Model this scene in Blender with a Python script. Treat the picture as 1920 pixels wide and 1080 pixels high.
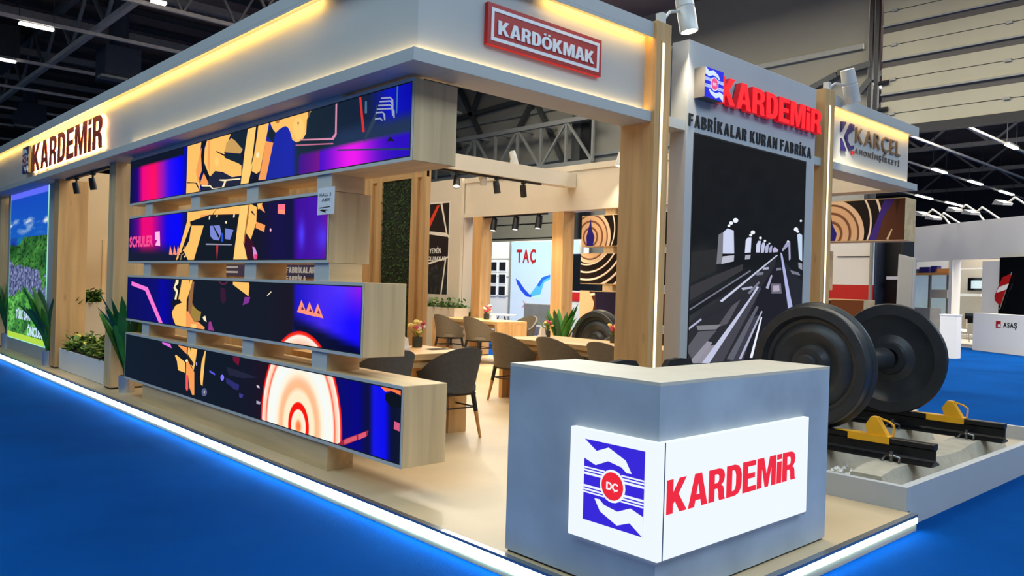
import bpy, bmesh, math, random
from mathutils import Vector, Matrix, noise
random.seed(7)
scene = bpy.context.scene
for o in list(bpy.data.objects): bpy.data.objects.remove(o)
COL = scene.collection

# ------------------------------------------------------------------ camera
FPX = 1499.4
RIGHT = Vector((0.73582341, -0.67649799, 0.0302387))
DOWN = Vector((0.02031414, -0.02258266, -0.99953857))
FWD = Vector((0.6768687, 0.73609816, -0.00287437))
EYE = Vector((0, 0, 1.333))
cd = bpy.data.cameras.new('camera'); cam = bpy.data.objects.new('camera', cd); COL.objects.link(cam)
cd.sensor_width = 36.0; cd.lens = FPX / 1920 * 36.0; cd.clip_end = 300
m = Matrix.Identity(4)
for i in range(3):
    m[i][0] = RIGHT[i]; m[i][1] = -DOWN[i]; m[i][2] = -FWD[i]; m[i][3] = EYE[i]
cam.matrix_world = m
scene.camera = cam

def at(u, v, **k):
    """point of the place seen at photo pixel (u, v) on the plane x=, y= or z="""
    d = RIGHT * (u - 960) + DOWN * (v - 540) + FWD * FPX
    (ax, val), = k.items(); i = 'xyz'.index(ax)
    return EYE + d * ((val - EYE[i]) / d[i])
def at_plane(u, v, p0, n):
    d = RIGHT * (u - 960) + DOWN * (v - 540) + FWD * FPX
    return EYE + d * ((p0 - EYE).dot(n) / d.dot(n))
def px(p):
    q = Vector(p) - EYE; w = q.dot(FWD)
    return (960 + FPX * q.dot(RIGHT) / w, 540 + FPX * q.dot(DOWN) / w)

# ------------------------------------------------------------------ world, lights, exposure
def C(r, g, b):
    f = lambda c: (c / 255 / 12.92) if c / 255 <= .04045 else ((c / 255 + .055) / 1.055) ** 2.4
    return (f(r), f(g), f(b))
wd = bpy.data.worlds.new('world'); scene.world = wd; wd.use_nodes = True
bgn = wd.node_tree.nodes['Background']
bgn.inputs[0].default_value = (.52, .74, 1.0, 1); bgn.inputs[1].default_value = .26
vs = scene.view_settings
vs.view_transform = 'Standard'; vs.look = 'None'; vs.gamma = 1; vs.use_curve_mapping = False
vs.exposure = 0.0
def area(name, loc, size, energy, col, target=None, size_y=None):
    l = bpy.data.lights.new(name, 'AREA'); l.energy = energy; l.color = col
    l.shape = 'RECTANGLE'; l.size = size; l.size_y = size_y or size
    o = bpy.data.objects.new(name, l); COL.objects.link(o); o.location = loc
    d = (Vector(target) - Vector(loc)) if target else Vector((0, 0, -1))
    o.rotation_euler = d.to_track_quat('-Z', 'Y').to_euler()
    return o
area('hall_light_aisle', (-2.5, 5, 8.4), 6, 860, (.68, .88, 1.0), size_y=16)
area('hall_light_front', (6, -4.5, 8.4), 14, 1200, (.64, .82, 1.0), size_y=5)
area('stand_fill', (6.5, 8.5, 8.4), 5, 740, (1.0, .86, .64), size_y=9)  # warm fill added to brighten the inside of the stand
area('hall_wall_fill', (15.5, 9, 9.6), 4, 2000, (1.0, .95, .84), size_y=26)  # fill added to lift the hall wall and roller door
area('neighbour_fill', (12.4, 13.5, 6.5), 2, 900, (.92, 1.0, 1.0), size_y=8)  # added fill that brightens the white neighbouring wall
area('hall_light_next_hall', (30, 6, 8.4), 9, 2600, (1.0, .97, .92), size_y=16)
area('next_stand_fill', (23.4, 3, 8.3), 3, 1300, (1.0, .95, .88), size_y=8, target=(27, 9, 1))  # added fill for the front of the stand beyond the gate

# ------------------------------------------------------------------ materials
MATS = {}
def nt(name):
    mt = bpy.data.materials.new(name); mt.use_nodes = True
    n = mt.node_tree.nodes; b = n['Principled BSDF']
    MATS[name] = mt
    return mt, mt.node_tree, b
def mat(name, col, rough=.5, metal=0, var=.12, scale=6, bump=0, bscale=60, spec=.5, stretch=(1, 1, 1), emit=None, es=0):
    mt, t, b = nt(name)
    tc = t.nodes.new('ShaderNodeTexCoord'); mp = t.nodes.new('ShaderNodeMapping')
    mp.inputs['Scale'].default_value = stretch
    t.links.new(tc.outputs['Object'], mp.inputs[0])
    nz = t.nodes.new('ShaderNodeTexNoise'); nz.inputs['Scale'].default_value = scale; nz.inputs['Detail'].default_value = 5
    t.links.new(mp.outputs[0], nz.inputs['Vector'])
    rp = t.nodes.new('ShaderNodeValToRGB')
    rp.color_ramp.elements[0].position = .3; rp.color_ramp.elements[1].position = .72
    rp.color_ramp.elements[0].color = tuple(max(0, c * (1 - var)) for c in col) + (1,)
    rp.color_ramp.elements[1].color = tuple(min(1, c * (1 + var)) for c in col) + (1,)
    t.links.new(nz.outputs['Fac'], rp.inputs[0]); t.links.new(rp.outputs[0], b.inputs['Base Color'])
    b.inputs['Roughness'].default_value = rough; b.inputs['Metallic'].default_value = metal
    b.inputs['Specular IOR Level'].default_value = spec
    if bump:
        n2 = t.nodes.new('ShaderNodeTexNoise'); n2.inputs['Scale'].default_value = bscale; n2.inputs['Detail'].default_value = 3
        t.links.new(mp.outputs[0], n2.inputs['Vector'])
        bp = t.nodes.new('ShaderNodeBump'); bp.inputs['Strength'].default_value = bump; bp.inputs['Distance'].default_value = .01
        t.links.new(n2.outputs['Fac'], bp.inputs['Height']); t.links.new(bp.outputs[0], b.inputs['Normal'])
    if emit:
        b.inputs['Emission Color'].default_value = tuple(emit) + (1,); b.inputs['Emission Strength'].default_value = es
    return mt
def wood(name, col, axis):
    """oak board: stretched grain, soft bands and a few knots"""
    mt, t, b = nt(name)
    tc = t.nodes.new('ShaderNodeTexCoord'); mp = t.nodes.new('ShaderNodeMapping')
    sc = [9, 9, 9]; sc['xyz'.index(axis)] = .7
    mp.inputs['Scale'].default_value = sc
    t.links.new(tc.outputs['Object'], mp.inputs[0])
    nz = t.nodes.new('ShaderNodeTexNoise'); nz.inputs['Scale'].default_value = 1.0; nz.inputs['Detail'].default_value = 6; nz.inputs['Distortion'].default_value = .6
    t.links.new(mp.outputs[0], nz.inputs['Vector'])
    rp = t.nodes.new('ShaderNodeValToRGB'); e = rp.color_ramp.elements
    e[0].position = .28; e[1].position = .75
    e[0].color = tuple(c * .72 for c in col) + (1,); e[1].color = tuple(min(1, c * 1.12) for c in col) + (1,)
    t.links.new(nz.outputs['Fac'], rp.inputs[0])
    mk = t.nodes.new('ShaderNodeMapping'); s2 = [4.5, 4.5, 4.5]; s2['xyz'.index(axis)] = 1.6
    mk.inputs['Scale'].default_value = s2; t.links.new(tc.outputs['Object'], mk.inputs[0])
    vo = t.nodes.new('ShaderNodeTexVoronoi'); vo.inputs['Scale'].default_value = 1.0
    t.links.new(mk.outputs[0], vo.inputs['Vector'])
    r2 = t.nodes.new('ShaderNodeValToRGB'); r2.color_ramp.elements[0].position = .02; r2.color_ramp.elements[1].position = .11
    r2.color_ramp.elements[0].color = (.45, .38, .3, 1); r2.color_ramp.elements[1].color = (1, 1, 1, 1)
    t.links.new(vo.outputs['Distance'], r2.inputs[0])
    mx = t.nodes.new('ShaderNodeMixRGB'); mx.blend_type = 'MULTIPLY'; mx.inputs[0].default_value = .6
    t.links.new(rp.outputs[0], mx.inputs[1]); t.links.new(r2.outputs[0], mx.inputs[2])
    t.links.new(mx.outputs[0], b.inputs['Base Color'])
    b.inputs['Roughness'].default_value = .55; b.inputs['Specular IOR Level'].default_value = .3
    bp = t.nodes.new('ShaderNodeBump'); bp.inputs['Strength'].default_value = .12; bp.inputs['Distance'].default_value = .01
    t.links.new(nz.outputs['Fac'], bp.inputs['Height']); t.links.new(bp.outputs[0], b.inputs['Normal'])
    return mt
def glow(name, col, s):
    mt, t, b = nt(name)
    b.inputs['Base Color'].default_value = (.02, .02, .02, 1); b.inputs['Roughness'].default_value = .4
    b.inputs['Emission Color'].default_value = tuple(col) + (1,); b.inputs['Emission Strength'].default_value = s
    return mt
def painted(name, emission):
    """flat picture: reads the colours stored on the picture mesh; a screen emits them, a print only reflects them"""
    mt, t, b = nt(name)
    a = t.nodes.new('ShaderNodeAttribute'); a.attribute_name = 'picture'
    b.inputs['Roughness'].default_value = .5; b.inputs['Specular IOR Level'].default_value = .03 if emission else .15
    if emission:
        b.inputs['Base Color'].default_value = (.004, .004, .005, 1)
        t.links.new(a.outputs['Color'], b.inputs['Emission Color']); b.inputs['Emission Strength'].default_value = emission
    else:
        t.links.new(a.outputs['Color'], b.inputs['Base Color'])
    return mt
OAK = C(222, 190, 142)
mat('cool_lit_board', C(206, 204, 194), .5, var=.03)  # pale grey: cool light on the boards' front faces put into the colour
mat('moss_tuft', C(58, 82, 36), .9, var=.4, scale=14)
for ax in 'xyz': wood('oak_' + ax, OAK, ax); wood('amber_oak_' + ax, C(212, 168, 112), ax)
mat('carpet', C(3, 68, 138), .95, var=.16, scale=.8, bump=.5, bscale=260, spec=.02)
mat('stand_floor', C(204, 180, 142), .42, var=.09, scale=1.6, bump=.05, bscale=30, spec=.35)
mat('fascia_white', C(178, 180, 176), .55, var=.02, scale=2)
mat('cool_grey', C(182, 184, 184), .5, var=.04, scale=2)
mat('tan_paint', C(196, 168, 130), .6, var=.04, scale=2)
mat('white_paint', C(212, 202, 184), .55, var=.03, scale=2)
mat('counter_plaster', C(176, 184, 190), .6, var=.2, scale=2.2, bump=.08, bscale=14)
mat('counter_top_mat', C(214, 202, 180), .5, var=.05, scale=5)
mat('trim_metal', C(150, 156, 160), .3, metal=.8, var=.05)
mat('black_metal', C(22, 22, 24), .45, var=.1)
mat('black_fabric', C(26, 25, 27), .85, var=.15, bump=.2, bscale=300)
mat('taupe_fabric', C(112, 104, 92), .9, var=.09, scale=40, bump=.25, bscale=350, spec=.15)
mat('charcoal_fabric', C(84, 82, 80), .9, var=.09, scale=40, bump=.25, bscale=350, spec=.15)
mat('leg_wood', C(196, 138, 72), .5, var=.14, scale=12, stretch=(6, 6, .6))
mat('steel_black', C(60, 62, 64), .36, metal=.35, var=.14, scale=7, bump=.06, bscale=50)
mat('rail_black', C(20, 21, 23), .38, metal=.3, var=.15, scale=9, bump=.1, bscale=40)
mat('concrete', C(176, 168, 150), .9, var=.14, scale=9, bump=.35, bscale=50)
mat('sand_base', C(178, 168, 148), .9, var=.16, scale=3, bump=.3, bscale=40)
mat('stone_white', C(226, 224, 216), .8, var=.1, scale=20, bump=.3)
mat('stopper_yellow', C(240, 172, 22), .45, var=.06, scale=8)
mat('clip_steel', C(120, 118, 116), .35, metal=.9, var=.1)
mat('chrome', C(214, 216, 220), .32, metal=.75, var=.03)
mat('palm_leaf', C(62, 138, 46), .42, var=.3, scale=5)
mat('palm_leaf_dark', C(34, 92, 50), .45, var=.3, scale=5)
mat('hedge_leaf', C(92, 128, 40), .55, var=.4, scale=9)
mat('hedge_yellow', C(168, 176, 66), .55, var=.35, scale=9)
mat('hedge_dark', C(52, 92, 30), .55, var=.35, scale=9)
mat('moss', C(26, 34, 18), .9, var=.5, scale=14)
mat('soil', C(52, 38, 28), .95, var=.3, bump=.4)
mat('red_paint', C(200, 28, 28), .45, var=.03)
mat('sign_red', C(176, 20, 16), .4, var=.03)
mat('sign_white', C(238, 238, 236), .4, var=.02)
mat('navy_paint', C(34, 28, 96), .4, var=.05)
mat('ink_black', C(18, 18, 20), .5, var=.05)
mat('grey_letter', C(92, 88, 86), .5, var=.05)
mat('bronze_letter', C(120, 98, 70), .4, var=.05)
mat('rust_letter', C(150, 44, 26), .45, var=.08)
mat('hall_panel', C(150, 146, 132), .8, var=.06, scale=.6)
mat('hall_dark', C(62, 64, 66), .85, var=.15, scale=.5)
mat('hall_steel', C(150, 150, 142), .55, metal=.2, var=.06)
mat('hall_steel_dark', C(74, 76, 74), .55, metal=.2, var=.08)
mat('ceiling_dark', C(150, 122, 106), .9, var=.3, scale=.4)
mat('ceiling_steel', C(214, 208, 198), .6, metal=.2, var=.1)
mat('ceiling_steel_dim', C(140, 138, 134), .6, metal=.2, var=.1)
mat('shutter', C(176, 170, 146), .6, var=.05, scale=1.5)
mat('shutter_seal', C(86, 82, 78), .7, var=.05)
mat('slate', C(60, 66, 80), .8, var=.1)
mat('booth_white', C(236, 232, 224), .6, var=.02, scale=1)
mat('booth_beige', C(204, 194, 176), .6, var=.04, scale=1)
mat('screen_off', C(12, 13, 17), .12, var=.1)
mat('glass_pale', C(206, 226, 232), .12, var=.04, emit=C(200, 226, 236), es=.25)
mat('grey_sofa', C(122, 122, 122), .8, var=.08)
mat('paper', C(240, 238, 234), .7, var=.02)
mat('petal_pink', C(206, 70, 96), .6, var=.2, scale=30)
mat('petal_yellow', C(246, 220, 130), .6, var=.15, scale=30)
mat('petal_white', C(250, 240, 214), .6, var=.1, scale=30)
mat('vase_dark', C(58, 66, 58), .25, var=.2, scale=20)
mat('lamp_grey', C(206, 204, 196), .4, metal=.2, var=.04)
glow('led_warm', C(255, 200, 100), 40.0)
glow('led_warm_soft', C(255, 218, 150), 18.0)
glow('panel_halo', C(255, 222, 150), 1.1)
glow('led_line', C(255, 240, 190), 2.6)
glow('led_halo', C(255, 204, 116), 60.0)
glow('led_cool', (.45, .84, 1.0), 26.0)
glow('lamp_face', C(255, 244, 214), 9.0)
glow('lamp_cool', C(255, 252, 246), 5.0)
glow('lightbox_white', C(240, 248, 252), 1.0)
glow('neon_red_side', C(214, 0, 20), .6)
glow('halo_glow', C(255, 222, 150), 1.1)
glow('lightbox_red', C(238, 28, 40), 1.0)
glow('lightbox_blue', C(52, 28, 214), 1.0)
glow('neon_red', C(255, 6, 26), 1.05)
glow('neon_blue', C(10, 0, 220), 1.05)
glow('neon_white', C(206, 226, 255), 1.05)
glow('neon_pink', C(240, 70, 140), 1.05)
glow('screen_edge', C(160, 235, 210), 1.0)
painted('screen_picture', 1.0)
painted('print_picture', 0)

# ------------------------------------------------------------------ object helpers
W = {}                                             # world position of every origin built below
def wpos(o): return W.get(o, Vector((0, 0, 0))) if o else Vector((0, 0, 0))
def tag(o, label=None, cat=None, group=None, kind=None):
    if label: o['label'] = label
    if cat: o['category'] = cat
    if group: o['group'] = group
    if kind: o['kind'] = kind
    return o
def thing(name, label, cat, loc=(0, 0, 0), group=None, kind=None):
    o = bpy.data.objects.new(name, None); COL.objects.link(o); o.empty_display_size = .1
    o.location = loc; W[o] = Vector(loc)
    return tag(o, label, cat, group, kind)
def link(name, me, material, parent=None, loc=(0, 0, 0)):
    o = bpy.data.objects.new(name, me); COL.objects.link(o)
    if material: me.materials.append(MATS[material])
    W[o] = Vector(loc); o.location = Vector(loc) - wpos(parent)
    if parent: o.parent = parent
    return o
def mesh(name, verts, faces, material, parent=None, smooth=None, origin=None, kind=None, label=None):
    """one mesh object; vertices in place coordinates, origin at the middle of its base"""
    vs_ = [Vector(v) for v in verts]
    if origin is None:
        lo = [min(v[i] for v in vs_) for i in range(3)]; hi = [max(v[i] for v in vs_) for i in range(3)]
        origin = Vector(((lo[0] + hi[0]) / 2, (lo[1] + hi[1]) / 2, lo[2]))
    me = bpy.data.meshes.new(name)
    me.from_pydata([v - Vector(origin) for v in vs_], [], faces)
    bm = bmesh.new(); bm.from_mesh(me); bmesh.ops.recalc_face_normals(bm, faces=bm.faces); bm.to_mesh(me); bm.free()
    if smooth is not None:
        for p in me.polygons: p.use_smooth = True
        me.set_sharp_from_angle(angle=math.radians(smooth))
    o = link(name, me, material, parent, origin)
    if kind: o['kind'] = kind
    if label: o['label'] = label
    return o
class MB:
    def __init__(s): s.v = []; s.f = []
    def add(s, v, f):
        n = len(s.v); s.v += [Vector(p) for p in v]; s.f += [tuple(i + n for i in q) for q in f]; return s
    def box(s, x0, x1, y0, y1, z0, z1):
        v = [(x, y, z) for z in (z0, z1) for y in (y0, y1) for x in (x0, x1)]
        return s.add(v, [(0, 2, 3, 1), (4, 5, 7, 6), (0, 1, 5, 4), (2, 6, 7, 3), (0, 4, 6, 2), (1, 3, 7, 5)])
    def tube(s, p, q, r, n=8, r2=None, cap=True):
        p, q = Vector(p), Vector(q); d = (q - p).normalized()
        a = d.orthogonal().normalized(); b = d.cross(a); r2 = r if r2 is None else r2
        v = [p + (a * math.cos(t) + b * math.sin(t)) * r for t in [2 * math.pi * i / n for i in range(n)]]
        v += [q + (a * math.cos(t) + b * math.sin(t)) * r2 for t in [2 * math.pi * i / n for i in range(n)]]
        f = [(i, (i + 1) % n, n + (i + 1) % n, n + i) for i in range(n)]
        if cap: f += [tuple(range(n - 1, -1, -1)), tuple(range(n, 2 * n))]
        return s.add(v, f)
    def bar(s, p, q, w, h=None):
        p, q = Vector(p), Vector(q); d = (q - p).normalized(); h = h or w
        up = Vector((0, 0, 1)) if abs(d.z) < .95 else Vector((1, 0, 0))
        a = d.cross(up).normalized(); b = a.cross(d)
        v = []
        for e in (p, q):
            for i, j in ((-1, -1), (1, -1), (1, 1), (-1, 1)): v.append(e + a * i * w / 2 + b * j * h / 2)
        return s.add(v, [(0, 3, 2, 1), (4, 5, 6, 7), (0, 1, 5, 4), (1, 2, 6, 5), (2, 3, 7, 6), (3, 0, 4, 7)])
    def prism(s, pts, vec):
        """polygon pts pushed along vec"""
        n = len(pts); v = [Vector(p) for p in pts]; v += [p + Vector(vec) for p in v]
        return s.add(v, [tuple(range(n - 1, -1, -1)), tuple(range(n, 2 * n))] + [(i, (i + 1) % n, n + (i + 1) % n, n + i) for i in range(n)])
    def lathe(s, prof, o, axis, n=48):
        """profile (along, radius) spun about axis through o"""
        o = Vector(o); d = Vector(axis).normalized(); a = d.orthogonal().normalized(); b = d.cross(a)
        v = [o + d * t + (a * math.cos(2 * math.pi * i / n) + b * math.sin(2 * math.pi * i / n)) * max(r, 1e-4) for t, r in prof for i in range(n)]
        k = len(prof)
        f = [(j * n + i, j * n + (i + 1) % n, (j + 1) * n + (i + 1) % n, (j + 1) * n + i) for j in range(k - 1) for i in range(n)]
        return s.add(v, f)
    def path(s, pts, r, n=6):
        for p, q in zip(pts[:-1], pts[1:]): s.tube(p, q, r, n)
        return s
    def build(s, name, material, parent=None, **k): return mesh(name, s.v, s.f, material, parent, **k)
def box(name, x0, x1, y0, y1, z0, z1, material, parent=None, bevel=0, **k):
    o = MB().box(x0, x1, y0, y1, z0, z1).build(name, material, parent, **k)
    if bevel:
        bm = bmesh.new(); bm.from_mesh(o.data)
        bmesh.ops.bevel(bm, geom=list(bm.edges), offset=bevel, segments=2, affect='EDGES', profile=.6)
        bm.to_mesh(o.data); bm.free()
    return o
def struct(o): o['kind'] = 'structure'; return o
def copy_tree(o, parent=None):
    c = o.copy(); COL.objects.link(c); c.parent = parent
    if parent is None: W[c] = Vector(o.location)
    for ch in [q for q in bpy.data.objects if q.parent == o]: copy_tree(ch, c)
    return c

class Frame:
    """flat panel: origin, right and up vectors as its viewer sees them; normal points at the viewer"""
    def __init__(s, o, r, u): s.o = Vector(o); s.r = Vector(r); s.u = Vector(u); s.n = s.r.cross(s.u).normalized()
    def p(s, a, b, c=0): return s.o + s.r * a + s.u * b + s.n * c
XF = lambda y: Frame((0, y, 0), (1, 0, 0), (0, 0, 1))      # panel facing -Y: coordinates (x, z)
YF = lambda x: Frame((x, 0, 0), (0, -1, 0), (0, 0, 1))     # panel facing -X: coordinates (-y, z)
def plate(name, fr, pts, material, parent, c=0, t=.004, **k):
    return MB().prism([fr.p(a, b, c) for a, b in pts], fr.n * t).build(name, material, parent, **k)

# lettering -------------------------------------------------------------
BLOCK = {
 'K': [[(0,0),(0,1),(.21,1),(.21,.60),(.42,1),(.65,1),(.39,.54),(.68,0),(.44,0),(.27,.35),(.21,.26),(.21,0)]],
 'A': [[(0,0),(.22,1),(.46,1),(.68,0),(.47,0),(.43,.2),(.25,.2),(.21,0)], [(.28,.37),(.40,.37),(.34,.72)]],
 'R': [[(0,0),(0,1),(.36,1),(.48,.97),(.56,.88),(.59,.75),(.57,.6),(.51,.51),(.45,.47),(.53,.42),(.56,.32),(.58,.08),(.62,0),(.40,0),(.37,.08),(.36,.28),(.32,.38),(.21,.38),(.21,0)], [(.21,.55),(.21,.83),(.31,.83),(.37,.79),(.38,.69),(.37,.6),(.31,.55)]],
 'D': [[(0,0),(0,1),(.32,1),(.46,.95),(.55,.82),(.59,.65),(.59,.35),(.55,.18),(.46,.05),(.32,0)], [(.21,.17),(.21,.83),(.28,.83),(.34,.78),(.37,.65),(.37,.35),(.34,.22),(.28,.17)]],
 'E': [[(0,0),(0,1),(.54,1),(.54,.83),(.21,.83),(.21,.6),(.5,.6),(.5,.43),(.21,.43),(.21,.17),(.55,.17),(.55,0)]],
 'M': [[(0,0),(0,1),(.28,1),(.41,.42),(.54,1),(.82,1),(.82,0),(.62,0),(.62,.68),(.48,0),(.34,0),(.20,.68),(.20,0)]],
 'i': [[(0,0),(0,.74),(.21,.74),(.21,0)], [(0,.82),(0,1),(.21,1),(.21,.82)]],
}
circ = lambda cx, cy, rx, ry, n=24: [(cx + rx * math.cos(2 * math.pi * i / n), cy + ry * math.sin(2 * math.pi * i / n)) for i in range(n)]
BLOCK['Ö'] = [circ(.36, .46, .36, .48), circ(.36, .46, .17, .29), circ(.22, 1.08, .085, .085, 12), circ(.50, 1.08, .085, .085, 12)]
BLOCK['F'] = [[(0,0),(0,1),(.52,1),(.52,.83),(.21,.83),(.21,.59),(.47,.59),(.47,.42),(.21,.42),(.21,0)]]
BLOCK['L'] = [[(0,0),(0,1),(.21,1),(.21,.17),(.52,.17),(.52,0)]]
BLOCK['N'] = [[(0,0),(0,1),(.2,1),(.46,.40),(.46,1),(.66,1),(.66,0),(.46,0),(.2,.60),(.2,0)]]
BLOCK['U'] = [[(0,1),(.21,1),(.21,.3),(.25,.2),(.31,.17),(.37,.2),(.41,.3),(.41,1),(.62,1),(.62,.28),(.57,.1),(.46,.01),(.31,-.02),(.16,.01),(.05,.1),(0,.28)]]
BLOCK['B'] = [[(0,0),(0,1),(.34,1),(.47,.96),(.54,.86),(.55,.7),(.51,.58),(.44,.53),(.53,.47),(.58,.36),(.58,.2),(.52,.07),(.4,0)], [(.21,.6),(.21,.84),(.29,.84),(.34,.8),(.34,.65),(.29,.6)], [(.21,.16),(.21,.45),(.31,.45),(.37,.4),(.37,.21),(.31,.16)]]
BLOCK['İ'] = [[(0,0),(0,1),(.2,1),(.2,0)], circ(.1, 1.17, .11, .1, 10)]
GL = {}
def flat_glyph(ch, bold, style):
    """triangulated outline of one character with its lower left corner at zero: (verts2d, faces, loops)"""
    key = (ch, bold, style)
    if key in GL: return GL[key]
    if style == 'block':
        cu = bpy.data.curves.new('glyph', 'CURVE'); cu.dimensions = '2D'; cu.fill_mode = 'BOTH'
        for pts in BLOCK[ch]:
            sp = cu.splines.new('POLY'); sp.points.add(len(pts) - 1); sp.use_cyclic_u = True
            for q, (a, b) in zip(sp.points, pts): q.co = (a, b, 0, 1)
    else:
        cu = bpy.data.curves.new('glyph', 'FONT'); cu.body = ch; cu.size = 1; cu.offset = bold; cu.fill_mode = 'BOTH'
    o = bpy.data.objects.new('glyph', cu); COL.objects.link(o)
    dg = bpy.context.evaluated_depsgraph_get(); dg.update()
    me = bpy.data.meshes.new_from_object(o.evaluated_get(dg))
    bm = bmesh.new(); bm.from_mesh(me); bmesh.ops.remove_doubles(bm, verts=bm.verts, dist=1e-4)
    vs2 = [(v.co.x, v.co.y) for v in bm.verts]; fs = [tuple(v.index for v in f.verts) for f in bm.faces]
    edges = []
    for e in bm.edges:
        if len(e.link_faces) == 1:
            f = e.link_faces[0]; l = [l for l in f.loops if l.edge == e][0]
            edges.append((l.vert.index, l.link_loop_next.vert.index))
    bm.free(); bpy.data.meshes.remove(me); bpy.data.objects.remove(o); bpy.data.curves.remove(cu)
    if style == 'block': x0 = min(v[0] for v in vs2) if vs2 else 0
    else: x0 = min(v[0] for v in vs2) if vs2 else 0
    vs2 = [(a - x0, b) for a, b in vs2]
    GL[key] = (vs2, fs, edges)
    return GL[key]
def letters(fr, text, x0, x1, z0, z1, material, parent, depth=.02, c=0, bold=.0, style='font', gap=.12, name='letter', joined=False, skew=0, baseline=None):
    """characters of text fitted between x0..x1 and z0..z1 (cap height); every character is a mesh of its own unless joined"""
    lay = []; x = 0; cap = 1.0 if style == 'block' else .729
    for ch in text:
        if ch == ' ': x += .32; continue
        v, f, e = flat_glyph(ch, bold, style)
        w = max(a for a, b in v); lay.append((x, v, f, e)); x += w + gap
    total = x - gap; sx = (x1 - x0) / total; sy = (z1 - z0) / cap
    out = []; big = MB()
    for lx, v, f, e in lay:
        n = len(v)
        P = [(x0 + (lx + a) * sx, z0 + b * sy) for a, b in v]
        V = [fr.p(a, b, c + depth) for a, b in P] + [fr.p(a, b, c) for a, b in P]
        F = list(f) + [tuple(i + n for i in reversed(q)) for q in f] + [(b, a, a + n, b + n) for a, b in e]
        if joined: big.add(V, F)
        else: out.append(MB().add(V, F).build(name, material, parent))
    if joined: out = [big.build(name, material, parent)]
    return out

# pictures --------------------------------------------------------------
def clip(poly, a0, a1, b0, b1):
    for ax, lim, sgn in ((0, a0, 1), (0, a1, -1), (1, b0, 1), (1, b1, -1)):
        out = []
        for i in range(len(poly)):
            p, q = poly[i - 1], poly[i]
            ip = (p[ax] - lim) * sgn >= 0; iq = (q[ax] - lim) * sgn >= 0
            if ip != iq:
                t = (lim - p[ax]) / (q[ax] - p[ax]); out.append((p[0] + (q[0] - p[0]) * t, p[1] + (q[1] - p[1]) * t))
            if iq: out.append(q)
        poly = out
        if not poly: return []
    return poly
class Picture:
    """flat image on a frame: a colour grid plus flat shapes, each layer a hair above the last; a.. are frame coordinates"""
    def __init__(s, fr, a0, a1, b0, b1): s.fr = fr; s.r = (a0, a1, b0, b1); s.v = []; s.f = []; s.c = []; s.k = 0
    def grid(s, fn, na, nb):
        a0, a1, b0, b1 = s.r; n = len(s.v)
        for j in range(nb + 1):
            for i in range(na + 1):
                a = a0 + (a1 - a0) * i / na; b = b0 + (b1 - b0) * j / nb
                s.v.append(s.fr.p(a, b)); s.c.append(fn(a, b))
        for j in range(nb):
            for i in range(na):
                q = n + j * (na + 1) + i; s.f.append((q, q + 1, q + na + 2, q + na + 1))
    def poly(s, pts, col, col2=None):
        """col2: colour at the last vertex, blended along the outline"""
        s.k += 1; P = clip(list(pts), *s.r)
        if len(P) < 3: return
        n = len(s.v); z = .0004 + s.k * .000012
        for i, (a, b) in enumerate(P):
            s.v.append(s.fr.p(a, b, z))
            s.c.append(col if col2 is None else tuple(u + (w - u) * i / (len(P) - 1) for u, w in zip(col, col2)))
        s.f.append(tuple(range(n, n + len(P))))
    def ring(s, ca, cb, R, stops, n=56, squash=1):
        s.k += 1
        for (r0, c0), (r1, c1) in zip(stops[:-1], stops[1:]):
            for i in range(n):
                t0 = 2 * math.pi * i / n; t1 = 2 * math.pi * (i + 1) / n
                q = [(ca + squash * R * r * math.cos(t), cb + R * r * math.sin(t)) for r, t in ((r0, t0), (r1, t0), (r1, t1), (r0, t1))]
                P = clip(q, *s.r)
                if len(P) < 3: continue
                m_ = len(s.v)
                for a, b in P:
                    rr = math.hypot((a - ca) / squash, b - cb) / R; t = min(1, max(0, (rr - r0) / max(1e-6, r1 - r0)))
                    s.v.append(s.fr.p(a, b, .0004 + s.k * .000012)); s.c.append(tuple(u + (w - u) * t for u, w in zip(c0, c1)))
                s.f.append(tuple(range(m_, m_ + len(P))))
    def build(s, name, material, parent):
        lo = Vector([min(v[i] for v in s.v) for i in range(3)])
        me = bpy.data.meshes.new(name); me.from_pydata([v - lo for v in s.v], [], s.f)
        ca = me.color_attributes.new('picture', 'FLOAT_COLOR', 'POINT')
        flat = []
        for c in s.c: flat += [c[0], c[1], c[2], 1.0]
        ca.data.foreach_set('color', flat)
        return link(name, me, material, parent, lo)
def pxy(u, v, x): p = at(u, v, x=x); return (-p.y, p.z)      # pixel -> YF coordinates
def pxx(u, v, y): p = at(u, v, y=y); return (p.x, p.z)       # pixel -> XF coordinates
def Z(ox, oy, s, pts): return [(ox + a / s, oy + b / s) for a, b in pts]

# ================================================================== THE HALL
struct(mesh('floor', [(-14, -14, -.1), (66, -14, -.1), (66, 62, -.1), (-14, 62, -.1)], [(0, 1, 2, 3)], 'carpet'))
ceil = struct(box('ceiling', -14, 66, -14, 62, 10.6, 10.8, 'ceiling_dark'))
struct(box('wall_back', -14, 66, 61, 61.2, -.1, 10.6, 'hall_dark'))
struct(box('wall_far', 64, 64.2, -14, 61, -.1, 10.6, 'slate'))
HX = 21.5
wall = thing('wall_right', None, None, (HX, 30, -.1), kind='structure')
box('wall_panel', HX, HX + .25, 9.5, 61, -.1, 10.6, 'hall_panel', wall)
box('lintel', HX, HX + .25, -14, 9.5, 9.6, 10.6, 'hall_panel', wall)
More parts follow.
